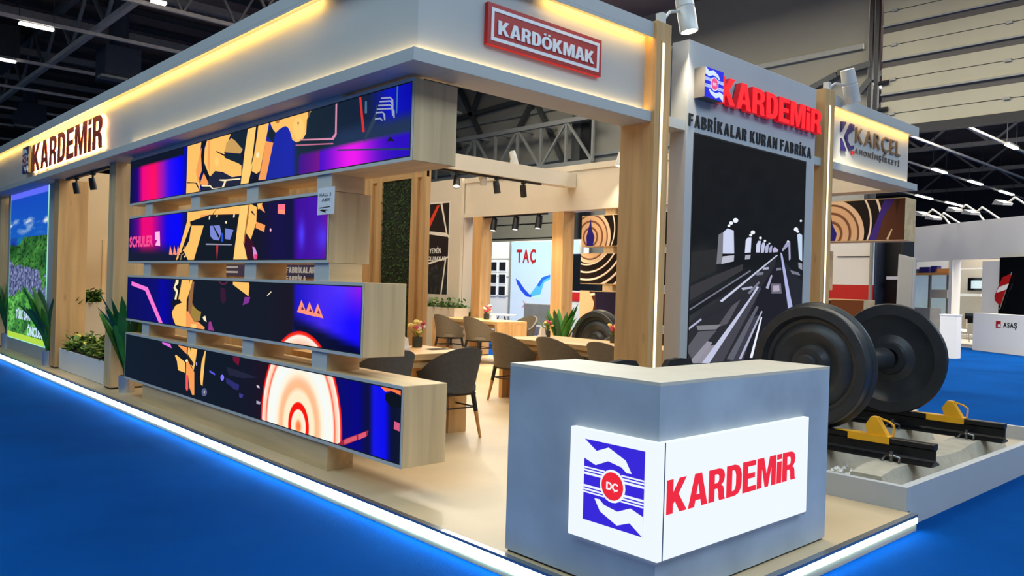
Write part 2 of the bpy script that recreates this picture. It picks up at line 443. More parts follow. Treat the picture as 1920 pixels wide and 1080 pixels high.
# panel seams and bracing fixed to the wall
for z in (4.4, 6.05, 8.0): box('purlin', HX - .12, HX, 9.6, 40, z, z + .14, 'hall_steel', wall)
def brace(p, q, w, mname='hall_steel_dark', par=wall, name='brace'):
    return MB().bar(p, q, w).build(name, mname, par)
def hx(u, v, x=HX - .2): return at(u, v, x=x)
for a, b in (((862, 168), (884, 215)), ((884, 215), (905, 262)), ((884, 215), (1000, 182)), ((848, 226), (884, 215)), ((900, 172), (884, 215)),
             ((1000, 188), (968, 250)), ((1005, 190), (1028, 240)), ((1028, 240), (1060, 312)), ((846, 240), (862, 280)), ((1612, 175), (1634, 148)), ((1500, 178), (1570, 140)), ((1572, 138), (1634, 120))):
    brace(hx(*a), hx(*b), .16)
box('drain_pipe', HX - .45, HX - .25, 19.1, 19.45, -.1, 10.6, 'black_metal', wall)
box('pillar', HX - .5, HX - .02, 19.5, 19.9, -.1, 10.6, 'hall_steel_dark', wall)
tr = thing('truss', 'light grey lattice girder running along the hall wall behind the stand', 'truss', (HX - .8, 24, 5.7))
TX = HX - .8
y0, y1 = 18.6, 34.0
MB().bar((TX, y0, 7.28), (TX, y1, 7.28), .16).build('chord', 'hall_steel', tr)
MB().bar((TX, y0, 5.72), (TX, y1, 5.72), .16).build('chord', 'hall_steel', tr)
k = 0; y = y0
while y < y1 - .5:
    MB().bar((TX, y, 5.72), (TX, y, 7.28), .09).build('post', 'hall_steel', tr)
    MB().bar((TX, y, 7.28 if k % 2 else 5.72), (TX, y + 1.28, 5.72 if k % 2 else 7.28), .08).build('web', 'hall_steel', tr)
    MB().bar((TX, y, 7.28), (HX - .001, y, 7.28), .08).build('bracket', 'hall_steel', tr)
    y += 1.28; k += 1
# ceiling steel: light rails across, beams along, webs between
for y in (22.3, 26.3, 31.6, 36.4, 41.2, 46, 51): MB().bar((-12, y, 8.5), (21, y, 8.5), .10).build('rail', 'ceiling_steel', ceil)
for y in (19.5, 24.2, 29, 34, 38.8, 43.6, 49): MB().bar((-12, y, 9.4), (21, y, 9.4), .22).build('purlin', 'ceiling_steel_dim', ceil)
for x in (-5, .8, 6.9, 13): 
    MB().bar((x, 10, 8.62), (x, 58, 8.62), .16).build('beam', 'ceiling_steel', ceil)
    MB().bar((x, 10, 10.2), (x, 58, 10.2), .2).build('beam', 'ceiling_steel_dim', ceil)
    for i in range(12):
        y = 11 + i * 3.6
        MB().bar((x, y, 8.62), (x, y + 1.8, 10.2), .09).build('web', 'ceiling_steel_dim', ceil)
        MB().bar((x, y + 1.8, 10.2), (x, y + 3.6, 8.62), .09).build('web', 'ceiling_steel_dim', ceil)
for y in (20.4, 22.3):
    for i in range(10):
        x = 5 + i * 1.5
        MB().bar((x, y, 8.5), (x + .75, y, 9.9), .06).build('web', 'ceiling_steel_dim', ceil)
        MB().bar((x + .75, y, 9.9), (x + 1.5, y, 8.5), .06).build('web', 'ceiling_steel_dim', ceil)
for i in range(22): MB().bar((-12, 18 + i * 1.9, 10.42), (21, 18 + i * 1.9, 10.42), .16).build('purlin', 'hall_dark', ceil)
box('duct', -9, 6.2, 33, 36, 8.8, 10, 'hall_dark', ceil); box('duct', 1.4, 3.6, 20, 44, 9.4, 10.3, 'slate', ceil)
# next hall roof
for y in (10.15, 12.3, 14.7, 19.1, 24): MB().bar((23, y, 7.5), (63, y, 7.5), .09).build('rail', 'ceiling_steel', ceil)
for x in (27, 33, 40, 48, 56):
    MB().bar((x, -6, 8.4), (x, 40, 8.4), .2).build('beam', 'ceiling_steel_dim', ceil)
    for i in range(14):
        y = -6 + i * 3
        MB().bar((x, y, 8.4), (x, y + 1.5, 9.6), .1).build('web', 'ceiling_steel_dim', ceil)
        MB().bar((x, y + 1.5, 9.6), (x, y + 3, 8.4), .1).build('web', 'ceiling_steel_dim', ceil)
def strip_lamp(u0, v0, u1, v1, z, label, r=.09):
    p, q = at(u0, v0, z=z), at(u1, v1, z=z); q.y = p.y
    t = thing('strip_lamp', label, 'ceiling lamp', (p + q) / 2, 'strip lamps under the hall roof')
    MB().bar(p + Vector((0, 0, .07)), q + Vector((0, 0, .07)), .2, .06).build('housing', 'hall_steel', t)
    MB().bar(p, q, .16, .06).build('tube', 'lamp_cool', t)
    for e_ in (p, q): MB().bar(e_ + Vector((0, 0, .1)), Vector((e_.x, e_.y, 10.6)), .02).build('hanger', 'hall_dark', t)
strip_lamp(36, 43, 100, 57, 8.4, 'lit strip lamp at the top left, the nearer of two on the dark roof')
strip_lamp(-12, 109, 29, 117, 8.4, 'lit strip lamp cut by the left edge of the picture')
strip_lamp(284, 1, 312, 7, 8.4, 'lit strip lamp at the top edge above the long fascia')
for (u, v, lab) in ((1897, 275, 'bright lamp on the roof rail at the right edge, nearest of the next hall'), (1759, 321, 'lamp on the second roof rail just right of the cream sign panel'), (1826, 343, 'lamp on the second roof rail right of the cream sign panel'),
                    (1727, 370, 'small lamp on the far rail beside the end of the sign panel'), (1783, 383, 'small lamp on the far rail, second from the sign panel'), (1884, 362, 'lamp on the second roof rail towards the right edge')):
    p = at(u, v, z=7.35)
    strip_lamp(u - 9, v - 4, u + 9, v + 4, 7.35, lab)
for (u, v) in ((222, 122), (56, 218)):
    p = at(u, v, z=8.3)
    t = thing('air_unit', 'grey air unit box hanging from the roof, ' + ('right' if u > 100 else 'left') + ' one of two', 'air unit', p, 'air units under the roof')
    box('casing', p.x - .55, p.x + .55, p.y - .55, p.y + .55, p.z - .55, p.z + .5, 'slate', t)
    box('outlet', p.x - .7, p.x + .1, p.y - .7, p.y - .2, p.z - .62, p.z - .54, 'hall_steel', t)
    MB().tube((p.x, p.y, p.z + .5), (p.x, p.y, 10.5), .3, 10).build('duct', 'slate', t)
# raised roller door between the halls: every slat its own piece
dr = thing('door_1', None, None, (HX - .1, 0, 5.7), kind='structure')
DX = HX - .12
z = 5.78; i = 0
while z < 10.4:
    box('slat', DX - .05, DX + .05, -13.5, 9.05, z, z + .325, 'shutter', dr); box('slat', DX - .05, DX + .05, -13.5, 9.05, z + .345, z + .67, 'shutter', dr)
    box('joint', DX - .03, DX + .03, -13.5, 9.05, z + .325, z + .345, 'ink_black', dr)
    box('seal', DX - .02, DX + .03, -13.5, 9.05, z + .67, z + .84, 'shutter_seal', dr); box('stiffener', DX - .1, DX + .05, -13.5, 9.05, z + .84, z + .885, 'hall_steel', dr)
    for yy in (8.75, 6.1, 3.2): box('hinge', DX - .10, DX - .05, yy - .07, yy + .07, z + .30, z + .37, 'hall_steel', dr)
    z += .90; i += 1
box('bottom_rail', DX - .09, DX + .09, -13.5, 9.05, 5.55, 5.78, 'black_metal', dr)
for yy in (9.12, 9.28): box('guide', DX - .14, DX - .02, yy, yy + .1, -.1, 10.4, 'black_metal', dr)
for z in (6.25, 6.95): MB().tube((DX - .1, 9.1, z), (DX - .1, 8.85, z), .06, 8).build('roller', 'black_metal', dr)

# ================================================================== THE STAND: floor and light edge
X0, Y0 = 2.666, 1.909
X1 = 10.03
pts = [(X0, Y0, -.1), (5.2, Y0, -.1), (5.2, 1.978, -.1), (8.69, 1.978, -.1), (8.69, 3.70, -.1), (X1, 3.70, -.1), (X1, 20, -.1), (X0, 20, -.1)]
plat = struct(MB().prism(pts, (0, 0, .1)).build('floor_stand', 'stand_floor'))
box('edge_trim', X0 - .008, X0 + .03, Y0 - .008, 20, -.012, .003, 'trim_metal', plat)
box('edge_trim', X0 + .03, 5.2, Y0 - .008, Y0 + .03, -.012, .003, 'trim_metal', plat)
box('light_strip', X0 - .006, X0, Y0 - .006, 20, -.068, -.016, 'led_cool', plat)
box('light_strip', X0, 5.2, Y0 - .006, Y0, -.052, -.022, 'led_cool', plat)

# ------------------------------------------------------------------ fascias
FZ0, FZ1, FZ2, FZ3 = 2.614, 2.692, 3.277, 3.371
FY = 3.793
fa = thing('fascia', 'long white fascia with warm lit edges over the left side of the stand', 'fascia', (X0 + .15, 12, FZ0))
box('panel', X0 + .08, X0 + .28, FY + .08, 20, FZ1, FZ2, 'fascia_white', fa)
box('rim', X0, X0 + .3, FY, 20, FZ2, FZ3, 'fascia_white', fa, bevel=.003)
box('lip', X0, X0 + .3, FY, 20, FZ0, FZ1, 'fascia_white', fa, bevel=.003)
box('flange', X0, X0 + .008, FY, 20, FZ2 - .022, FZ2, 'fascia_white', fa); box('led_strip', X0 + .009, X0 + .012, FY + 1.2, 20, FZ2 - .018, FZ2 - .003, 'led_warm', fa)
box('led_strip', X0 + .05, X0 + .068, FY + .068, 9.0, FZ1 + .0005, FZ1 + .003, 'led_warm_soft', fa)
fb = thing('fascia', 'white fascia with warm lit edges carrying the red sign', 'fascia', (4, FY + .15, FZ0))
box('panel', X0 + .28, 4.876, FY + .08, FY + .28, FZ1, FZ2, 'fascia_white', fb)
box('rim', X0 + .3, 4.876, FY, FY + .3, FZ2, FZ3, 'fascia_white', fb, bevel=.003)
box('lip', X0 + .3, 4.876, FY, FY + .3, FZ0, FZ1, 'fascia_white', fb, bevel=.003)
box('flange', X0 + .008, 4.876, FY, FY + .008, FZ2 - .022, FZ2, 'fascia_white', fb); box('led_strip', X0 + 1.1, 4.86, FY + .009, FY + .012, FZ2 - .018, FZ2 - .003, 'led_warm', fb)
box('led_strip', X0 + .05, 4.86, FY + .05, FY + .068, FZ1 + .0005, FZ1 + .003, 'led_warm_soft', fb)
fm = thing('fascia', 'short grey fascia infill beside and behind the tall screen wall', 'fascia', (6.3, FY + .15, FZ0))
box('panel', 5.057, 7.594, FY + .16, FY + .28, FZ1, FZ2, 'cool_grey', fm)
box('rim', 5.057, 7.594, FY + .16, FY + .3, FZ2, FZ3 - .05, 'cool_grey', fm)
box('lip', 5.057, 5.312, FY, FY + .3, FZ0, FZ1, 'fascia_white', fm); box('lip', 7.442, 7.594, FY, FY + .3, FZ0, FZ1, 'fascia_white', fm)
fk = thing('fascia', 'cream lit fascia at the right end carrying the navy emblem', 'fascia', (8.9, FY + .15, FZ0))
box('panel', 7.792, 9.93, FY + .08, FY + .28, FZ1, FZ2, 'fascia_white', fk)
box('rim', 7.792, X1, FY, FY + .3, FZ2, FZ3, 'fascia_white', fk, bevel=.003)
box('lip', 7.792, X1, FY, FY + .3, FZ0, FZ1, 'fascia_white', fk, bevel=.003)
box('flange', 7.792, X1, FY, FY + .008, FZ2 - .022, FZ2, 'fascia_white', fk); box('led_strip', 7.80, 9.96, FY + .009, FY + .012, FZ2 - .018, FZ2 - .003, 'led_warm', fk)
box('led_strip', 7.80, 9.93, FY + .05, FY + .068, FZ1 + .0005, FZ1 + .003, 'led_warm_soft', fk)
ff = thing('fascia', 'plain white fascia over the far side of the stand, seen from inside', 'fascia', (9.9, 10, FZ0))
box('panel', 9.75, 9.93, FY + .3, 20, FZ1, FZ2, 'white_paint', ff)
box('rim', 9.73, X1, FY + .3, 20, FZ2, FZ3, 'white_paint', ff); box('lip', 9.73, X1, FY + .3, 20, FZ0, FZ1, 'white_paint', ff)
bm_ = thing('cross_beam', 'white cross beam between the two long fascias inside the stand', 'beam', (6.3, 9.2, 2.99))
box('beam_body', X0 + .28, 9.74, 9.1, 9.3, 2.99, 3.22, 'white_paint', bm_)

# ------------------------------------------------------------------ lit posts
def lit_post(x0, x1, label):
    t = thing('lit_post', label, 'post', ((x0 + x1) / 2, FY + .15, 0))
    box('post_body', x0, x1, FY - .03, FY + .3, 0, FZ3 + .01, 'amber_oak_z', t, bevel=.003)  # amber wood tone holds the warm glow of the light line
    xm = (x0 + x1) / 2 - .012
    box('channel', xm - .02, xm + .02, FY - .034, FY - .03, .02, 3.24, 'amber_oak_z', t)
    box('led_line', xm - .011, xm + .011, FY - .039, FY - .034, .03, 3.22, 'led_line', t)
lit_post(4.876, 5.057, 'oak post with a vertical light line left of the tunnel screen')
lit_post(7.594, 7.792, 'oak post with a vertical light line right of the tunnel screen')
def spotlight(px_, py_, pz, aim, mount, label, r=.075, L=.30, power=60, name='spotlight', body='lamp_grey', group=None, arm=True, blend=.6, ang=70, col=(1, .86, .62)):
    """cylinder spotlight: head from p along aim, bracket to its mount"""
    p = Vector((px_, py_, pz)); d = Vector(aim).normalized()
    t = thing(name, label, 'spotlight', mount, group)
    a = p - d * L / 2; b = p + d * L / 2
    MB().lathe([(0, .001), (0, r * .9), (L * .42, r), (L * .43, r * .96), (L * .46, r * .96), (L * .47, r), (L, r), (L, r * .9), (L - .02, r * .9)], a, d, 20).build('head', body, t, smooth=40)
    MB().lathe([(L - .018, .001), (L - .018, r * .88)], a, d, 20).build('lens', 'lamp_face', t)
    if arm:
        m_ = Vector(mount)
        MB().path([m_, m_ + (p - m_) * .35 + Vector((0, 0, .05)), p], .012).build('arm', body, t)
        MB().box(m_.x - .025, m_.x + .025, m_.y - .03, m_.y + .03, m_.z - .02, m_.z + .07).build('bracket', body, t)
    if power:
        l = bpy.data.lights.new('spotlight_beam', 'SPOT'); l.energy = power; l.color = col; l.spot_size = math.radians(ang); l.spot_blend = blend; l.shadow_soft_size = .05
        lo = bpy.data.objects.new('beam', l); COL.objects.link(lo); lo.parent = t
        lo.location = b + d * .03 - W[t]; lo.rotation_euler = d.to_track_quat('-Z', 'Y').to_euler()
    return t
spotlight(5.20, 3.74, 3.53, (.12, -.15, -1), (4.965, 3.80, 3.39), 'large grey spotlight on top of the left lit post', r=.072, L=.34, power=70)
spotlight(7.98, 3.70, 3.46, (.38, -.05, -1), (7.69, 3.80, 3.39), 'grey spotlight tilted over the emblem fascia at the right lit post', r=.075, L=.34, power=50)

# ------------------------------------------------------------------ tall tunnel screen
sw = thing('screen_wall', 'tall grey screen wall with the railway tunnel picture', 'screen', (6.37, FY + .1, 0))
SY = FY - .012
box('slab', 5.315, 7.439, SY, FY + .15, 0, FZ3 - .03, 'cool_grey', sw, bevel=.003)
fr = XF(SY - .002)
sx0, sx1, sz0, sz1 = 5.425, 7.262, .42, 2.602
box('bezel', sx0 - .012, sx1 + .012, SY - .003, SY + .01, sz0 - .012, sz1 + .012, 'ink_black', sw)
pic = Picture(XF(SY - .0035), sx0, sx1, sz0, sz1)
def q(pts, y=SY): return [pxx(1280 + a / 2.4, 240 + b / 2.4, y) for a, b in pts]
def tunnel_bg(a, b):
    u, v = px((a, SY, b)); u = (u - 1280) * 2.4; v = (v - 240) * 2.4
    n = .5 + .5 * noise.noise(Vector((u / 60, v / 45, 1)))
    base = 20 + 6 * n
    floor = max(0, min(1, (v - 600) / 300))
    c = base + floor * (20 + 26 * n) * (1 if u < 330 else .7)
    side = 28 * math.exp(-((u - 90) / 70) ** 2 - ((v - 600) / 60) ** 2)
    return C(c * .92 + side, c + side, c * 1.08 + side)
pic.grid(tunnel_bg, 46, 60)
for pts, c in (([(20, 880), (425, 572), (300, 1058), (14, 1058)], C(44, 44, 50)), ([(30, 560), (150, 545), (150, 640), (26, 700)], C(44, 44, 44)), ([(26, 715), (150, 660), (270, 612), (268, 640), (24, 780)], C(58, 57, 60)), ([(24, 795), (280, 660), (270, 690), (22, 850)], C(30, 31, 36)), ([(440, 585), (536, 690), (536, 850), (496, 830)], C(36, 38, 46)), ([(350, 720), (432, 590), (446, 640), (470, 830), (360, 900), (330, 1040), (220, 1050)], C(30, 30, 38)), ([(28, 1058), (80, 985), (150, 975), (100, 1058)], C(146, 142, 154)), ([(210, 1050), (300, 860), (340, 840), (270, 1045)], C(62, 62, 74)), ([(150, 900), (220, 800), (260, 770), (200, 880)], C(88, 86, 94))): pic.poly(q(pts), c)
wht, pale, mid = C(240, 244, 255), C(176, 178, 205), C(120, 122, 138)
for pts, c in (([(180, 470), (200, 452), (228, 462), (230, 565), (178, 565)], C(205, 212, 240)), ([(160, 480), (178, 470), (176, 610), (150, 612)], C(120, 120, 128)), ([(178, 578), (230, 572), (228, 600), (172, 612)], C(188, 190, 205)),
               ([(282, 505), (292, 492), (308, 492), (304, 560), (278, 562)], C(214, 220, 245)), ([(280, 572), (304, 570), (302, 590), (278, 592)], C(170, 172, 190)),
               ([(330, 525), (338, 508), (350, 508), (345, 560), (328, 560)], C(206, 210, 238)), ([(352, 530), (358, 515), (370, 515), (364, 560), (350, 562)], C(190, 194, 225)), ([(370, 535), (378, 522), (386, 524), (382, 560), (369, 562)], C(175, 178, 212)),
               ([(388, 540), (396, 528), (402, 530), (398, 560), (387, 560)], C(165, 168, 205)), ([(404, 545), (412, 534), (428, 548), (426, 558), (404, 560)], C(190, 180, 220)),
               ([(446, 545), (470, 506), (482, 510), (484, 590), (476, 596), (474, 530), (448, 556)], C(160, 160, 195)), ([(514, 480), (524, 474), (536, 482), (536, 600), (522, 590)], C(196, 216, 240)), ([(518, 605), (536, 610), (536, 640), (520, 630)], C(150, 152, 170)),
               ([(20, 820), (300, 640), (306, 644), (22, 826)], mid), ([(60, 870), (280, 750), (286, 756), (40, 892)], C(40, 42, 50)), ([(16, 905), (80, 856), (84, 864), (16, 916)], pale),
               ([(165, 778), (420, 572), (428, 572), (175, 784)], C(200, 205, 230)), ([(20, 985), (70, 915), (150, 912), (40, 1040), (16, 1000)], C(92, 92, 100)), ([(60, 890), (170, 884), (150, 906), (66, 910)], C(128, 128, 134)),
               ([(24, 1058), (110, 958), (132, 966), (60, 1058)], C(150, 148, 160)), ([(84, 1058), (300, 765), (332, 712), (342, 716), (118, 1058)], C(196, 200, 226)), ([(120, 1056), (345, 715), (352, 722), (180, 1050)], C(70, 70, 80)),
               ([(196, 1040), (330, 800), (340, 806), (226, 1044)], C(96, 98, 110)), ([(250, 1040), (352, 822), (358, 826), (262, 1040)], pale), ([(300, 1034), (350, 850), (356, 852), (312, 1034)], wht),
               ([(262, 720), (310, 712), (316, 720), (268, 730)], pale), ([(290, 742), (340, 690), (346, 696), (300, 748)], mid), ([(330, 650), (362, 648), (360, 660), (330, 664)], mid), ([(360, 628), (386, 626), (384, 636), (358, 638)], pale),
               ([(372, 720), (396, 660), (402, 664), (384, 724)], pale), ([(396, 700), (440, 700), (444, 745), (398, 745)], C(110, 106, 124)), ([(404, 710), (432, 708), (434, 734), (406, 736)], C(176, 170, 188)), ([(420, 630), (440, 628), (442, 640), (420, 642)], mid),
               ([(438, 560), (446, 566), (494, 812), (474, 820), (440, 580)], C(176, 180, 226)), ([(482, 640), (520, 650), (528, 664), (490, 656)], mid)):
    pic.poly(q(pts), c)
for (u, v, r) in ((236, 416, 11), (216, 428, 8), (206, 440, 6), (314, 470, 9), (304, 482, 6), (348, 495, 6), (368, 508, 5), (388, 520, 4), (508, 456, 9), (516, 466, 6), (530, 418, 5), (472, 510, 4)):
    pic.poly(q([(u + r * math.cos(t * .5236) * 1.1, v + r * math.sin(t * .5236)) for t in range(12)]), wht)
pic.build('screen_image', 'screen_picture', sw)
lg = letters(XF(SY), 'FABRİKALAR KURAN FABRİKA', 5.335, 7.36, 2.655, 2.755, 'ink_black', sw, depth=.007, style='block', gap=.19)

def emblem(fr, a0, a1, b0, b1, parent, mats=('lightbox_white', 'lightbox_blue', 'lightbox_red'), c=0, t=.003, d=.0012):
    """square company mark: two hands, stripes, round seal; u to the right, v down"""
    wm, bm2, rm = mats
    S = lambda pts: [(a0 + (a1 - a0) * u, b1 - (b1 - b0) * v) for u, v in pts]
    L = lambda name, pts, mt, k: plate(name, fr, S(pts), mt, parent, c + t * .5 * k, d)
    L('field', [(0, 0), (1, 0), (1, 1), (0, 1)], bm2, 0)
    hand = [(0, .0), (.21, .12), (.413, .046), (.70, .157), (.80, .297), (.72, .30), (.636, .247), (.413, .212), (.203, .295), (0, .236)]
    L('hand', hand, wm, 1); L('hand', [(1 - u, 1 - v) for u, v in hand], wm, 1)
    for v0, v1 in ((.338, .356), (.372, .392), (.408, .436)):
        for w0, w1 in ((v0, v1), (1 - v1, 1 - v0)):
            L('stripe', [(0, w0), (.36, w0), (.36, w1), (0, w1)], wm, 1); L('stripe', [(.64, w0), (1, w0), (1, w1), (.64, w1)], wm, 1)
    asp = (b1 - b0) / (a1 - a0)
    L('seal_ring', [(.5 + .21 * math.cos(i * .2618) , .5 + .21 * math.sin(i * .2618) / asp) for i in range(24)], wm, 2)
    L('seal', [(.5 + .18 * math.cos(i * .2618), .5 + .18 * math.sin(i * .2618) / asp) for i in range(24)], rm, 3)
    am, bmid, w, h = (a0 + a1) / 2, (b0 + b1) / 2, (a1 - a0) * .19, (b1 - b0) * .09
    letters(fr, 'DÇ', am - w / 2, am + w / 2, bmid - h / 2, bmid + h / 2, wm, parent, depth=d, c=c + t * 2.1, bold=.03, gap=.02, joined=True)
sg = thing('sign', 'glowing red block letters on the tall screen wall with a blue square emblem', 'sign', (6.4, SY, 2.87))
box('emblem_box', 5.40, 5.66, SY - .10, SY, 2.885, 3.125, 'grey_letter', sg)
emblem(XF(SY - .101), 5.40, 5.66, 2.885, 3.125, sg, ('neon_white', 'neon_blue', 'neon_pink'))
letters(XF(SY), 'KARDEMiR', 5.672, 7.43, 2.893, 3.115, 'neon_red_side', sg, depth=.05, c=.012, style='block', gap=.06)
letters(XF(SY), 'KARDEMiR', 5.672, 7.43, 2.893, 3.115, 'neon_red', sg, depth=.004, c=.0622, style='block', gap=.06, name='letter_face')
letters(XF(SY), 'KARDEMiR', 5.672, 7.43, 2.893, 3.115, 'grey_letter', sg, depth=.012, c=.0, style='block', gap=.06, name='letter_back')

# ------------------------------------------------------------------ red sign and cream sign
sr = thing('sign', 'red rectangular sign with white border and white lettering', 'sign', (3.8, FY + .04, 2.85))
a0, a1, b0, b1 = 3.255, 4.335, 2.852, 3.115
box('board', a0, a1, FY + .045, FY + .08, b0, b1, 'sign_red', sr, bevel=.002)
fr = XF(FY + .044)
m1, m2 = .028, .05
for nm, r in (('border', (a0 + m1, a1 - m1, b1 - m2, b1 - m1)), ('border', (a0 + m1, a1 - m1, b0 + m1, b0 + m2)), ('border', (a0 + m1, a0 + m2, b0 + m2, b1 - m2)), ('border', (a1 - m2, a1 - m1, b0 + m2, b1 - m2))):
    box(nm, r[0], r[1], FY + .041, FY + .045, r[2], r[3], 'sign_white', sr)
letters(fr, 'KARDÖKMAK', a0 + .085, a1 - .085, b0 + .075, b1 - .10, 'sign_white', sr, depth=.006, style='block', gap=.06)
sk = thing('sign', 'navy square monogram with thin serif-style lettering on the cream fascia', 'sign', (8.9, FY + .07, 2.75))
fr = XF(FY + .08)
def ks(pts): return [pxx(1540 + a / 7.714, 180 + b / 7.714, FY + .07) for a, b in pts]
for pts in ([(288, 368), (352, 378), (352, 385), (282, 520)], [(420, 400), (468, 416), (466, 510), (420, 510), (375, 570), (375, 660), (410, 720), (462, 715), (455, 770), (405, 785), (335, 590)], [(286, 610), (355, 800), (280, 790)]):
    plate('monogram', fr, ks(pts), 'navy_paint', sk, 0, .02)
plate('monogram_dot', fr, ks([(440, 795), (465, 800), (463, 850), (440, 845)]), 'red_paint', sk, 0, .02)
letters(fr, 'KARÇEL', 8.50, 9.67, 2.985, 3.16, 'bronze_letter', sk, depth=.018, bold=.0, gap=.16)
letters(fr, 'ANONİMŞİRKETİ', 8.50, 9.67, 2.865, 2.925, 'grey_letter', sk, depth=.01, bold=.0, gap=.28)

# ------------------------------------------------------------------ left halo sign
sl = thing('sign', 'rust red block letters with warm halo on the long left fascia', 'sign', (X0 + .06, 12, 2.75))
PX = X0 + .08
def lz(u, v): return pxy(u, v, PX - .03)
aL = lz(62, 300)[0]; aR = lz(194, 240)[0]
letters(YF(PX - .03), 'KARDEMiR', aL, aR, 2.775, 3.165, 'rust_letter', sl, depth=.010, c=0, style='block', gap=.07)
letters(YF(PX), 'KARDEMiR', aL, aR, 2.775, 3.165, 'led_halo', sl, depth=.006, c=.008, style='block', gap=.07, name='letter_light')
ea, eb = lz(49, 300)[0], lz(60, 300)[0]
plate('emblem_board', YF(PX - .045), [(ea, 2.775), (eb, 2.775), (eb, 3.165), (ea, 3.165)], 'ink_black', sl, 0, .03)
emblem(YF(PX - .076), ea, eb, 2.775, 3.165, sl, ('sign_white', 'navy_paint', 'red_paint'))

# ------------------------------------------------------------------ four long screen boxes on spacer blocks
BX, BD = 2.838, .34
BZ = [(2.081, 2.589), (1.453, 1.961), (.826, 1.324), (.189, .697)]
BY = [4.025, 5.005, 4.524, 4.042]; BYL = 9.331
BN = ['topmost long oak screen box showing the yellow robot arm and magenta glow', 'second long oak screen box from the top, the shortest, with white lettering',
      'third long oak screen box from the top with three orange triangles', 'lowest long oak screen box showing the glowing red-hot wheel']
rk = thing('screen_rack', 'oak spacer frame carrying the four long screen boxes', 'rack', (BX + .17, 7, 0))
box('plinth', BX + .012, BX + .22, 4.95, BYL - .55, 0, BZ[3][0], 'oak_y', rk)
SPY = (8.746, 7.482, 6.269, 5.022 + .08)
for i in range(3):
    for y in SPY: sp_ = box('spacer', BX + .015, BX + .28, y - .105, y + .105, BZ[i + 1][1], BZ[i][0], 'oak_x', rk); box('lit_spacer_face', BX + .011, BX + .015, y - .105, y + .105, BZ[i + 1][1], BZ[i][0], 'cool_lit_board', sp_)  # spacer fronts have the cool light painted in as a pale plate
box('top_filler', BX + .002, BX + .28, 4.88, BYL - .05, BZ[0][1], FZ0, 'cool_lit_board', rk)  # lit look of the filler put into its pale colour
ORG, ORG2, YEL, CRM, DRK, TEAL = C(255, 196, 104), C(250, 160, 88), C(255, 208, 118), C(255, 236, 190), C(16, 20, 34), C(22, 36, 52)
def zone(stops, x):
    for (x0, c0), (x1, c1) in zip(stops[:-1], stops[1:]):
        if x <= x1:
            t = max(0, min(1, (x - x0) / (x1 - x0))); return tuple(a + (b - a) * t for a, b in zip(c0, c1))
    return stops[-1][1]
def bg1(u, v):
    c = list(zone([(246, (10, 10, 60)), (258, (30, 0, 120)), (268, (240, 0, 130)), (290, (255, 10, 100)), (306, (150, 20, 190)), (318, (50, 10, 240)), (340, (0, 0, 255)), (352, (16, 16, 110)), (480, (18, 26, 50)), (505, (26, 40, 160)), (548, (28, 40, 170)), (560, (26, 44, 60)), (600, (24, 38, 52)), (690, (20, 34, 60)), (730, (14, 22, 190)), (772, (8, 10, 170))], u))
    b = 381 - (u - 246) * .163; t = 300 - (u - 246) * .2925; f = (b - v) / (b - t)
    if u < 345 and f > .8: c = [14, 22, 40]
    if u > 600:
        g = max(0, min(1, (.62 - f) / .15)) * max(0, min(1, (u - 600) / 40))
        c = [a + (k - a) * g for a, k in zip(c, (34, 52, 84))]
        if f < .30:
            w = math.exp(-((u - 660) / 45) ** 2); c = [40 + 200 * w, 10 + 14 * w, 190 + 50 * w]
    elif u > 560 and f < .3: c = [60 + (u - 560) * 1.4, 20, 140]
    return c
def bg2(u, v):
    c = list(zone([(242, (10, 12, 80)), (258, (90, 0, 140)), (268, (236, 0, 120)), (284, (236, 0, 120)), (300, (120, 0, 170)), (314, (10, 0, 240)), (338, (0, 0, 250)), (352, (16, 22, 40)), (480, (18, 20, 36)), (520, (22, 14, 70)), (548, (16, 16, 60)), (556, (60, 10, 150)), (600, (70, 20, 170)), (618, (120, 10, 130))], u))
    if u < 352:
        g = max(0, min(1, (v - 455) / 22)); c = [a + (k - a) * g for a, k in zip(c, (20, 26, 50))]
    if u > 555:
        w = math.exp(-((u - 566) / 6) ** 2 - ((v - 440) / 26) ** 2) + .8 * math.exp(-((u - 606) / 12) ** 2 - ((v - 445) / 24) ** 2)
        c = [a + (k - a) * min(1, w) for a, k in zip(c, (80, 60, 255))]
    return c
def bg3(u, v):
    c = list(zone([(238, (8, 10, 90)), (290, (10, 8, 110)), (305, (4, 0, 160)), (322, (4, 4, 120)), (330, (18, 26, 38)), (500, (20, 24, 38)), (548, (26, 20, 34)), (556, (30, 20, 190)), (600, (70, 40, 240)), (640, (80, 50, 255)), (684, (150, 20, 230))], u))
    if u > 552:
        lim = 600 + (u - 552) * .42 - 12; g = max(0, min(1, (v - lim) / 18)); c = [a + (k - a) * g for a, k in zip(c, (10, 14, 50))]
        s = max(0, min(1, (v - 545) / 60)) * max(0, min(1, (u - 600) / 60)); c = [a * (1 - s * .8) for a in c[:2]] + [c[2] + (255 - c[2]) * s * (1 - g)]
    return c
def bg4(u, v):
    return list(zone([(233, (16, 26, 40)), (420, (14, 22, 34)), (470, (20, 20, 36)), (500, (34, 14, 30)), (520, (30, 10, 30)), (625, (10, 12, 50)), (640, (8, 6, 110)), (672, (4, 0, 130)), (692, (10, 14, 50)), (701, (20, 20, 230)), (722, (10, 10, 240)), (734, (8, 14, 50)), (757, (14, 24, 44))], u))
zA = lambda p: Z(330, 180, 5.686, p); zB = lambda p: Z(310, 360, 7.715, p); zC = lambda p: Z(300, 500, 7.715, p); zD = lambda p: Z(300, 620, 7.715, p); zE = lambda p: Z(480, 620, 4.154, p)
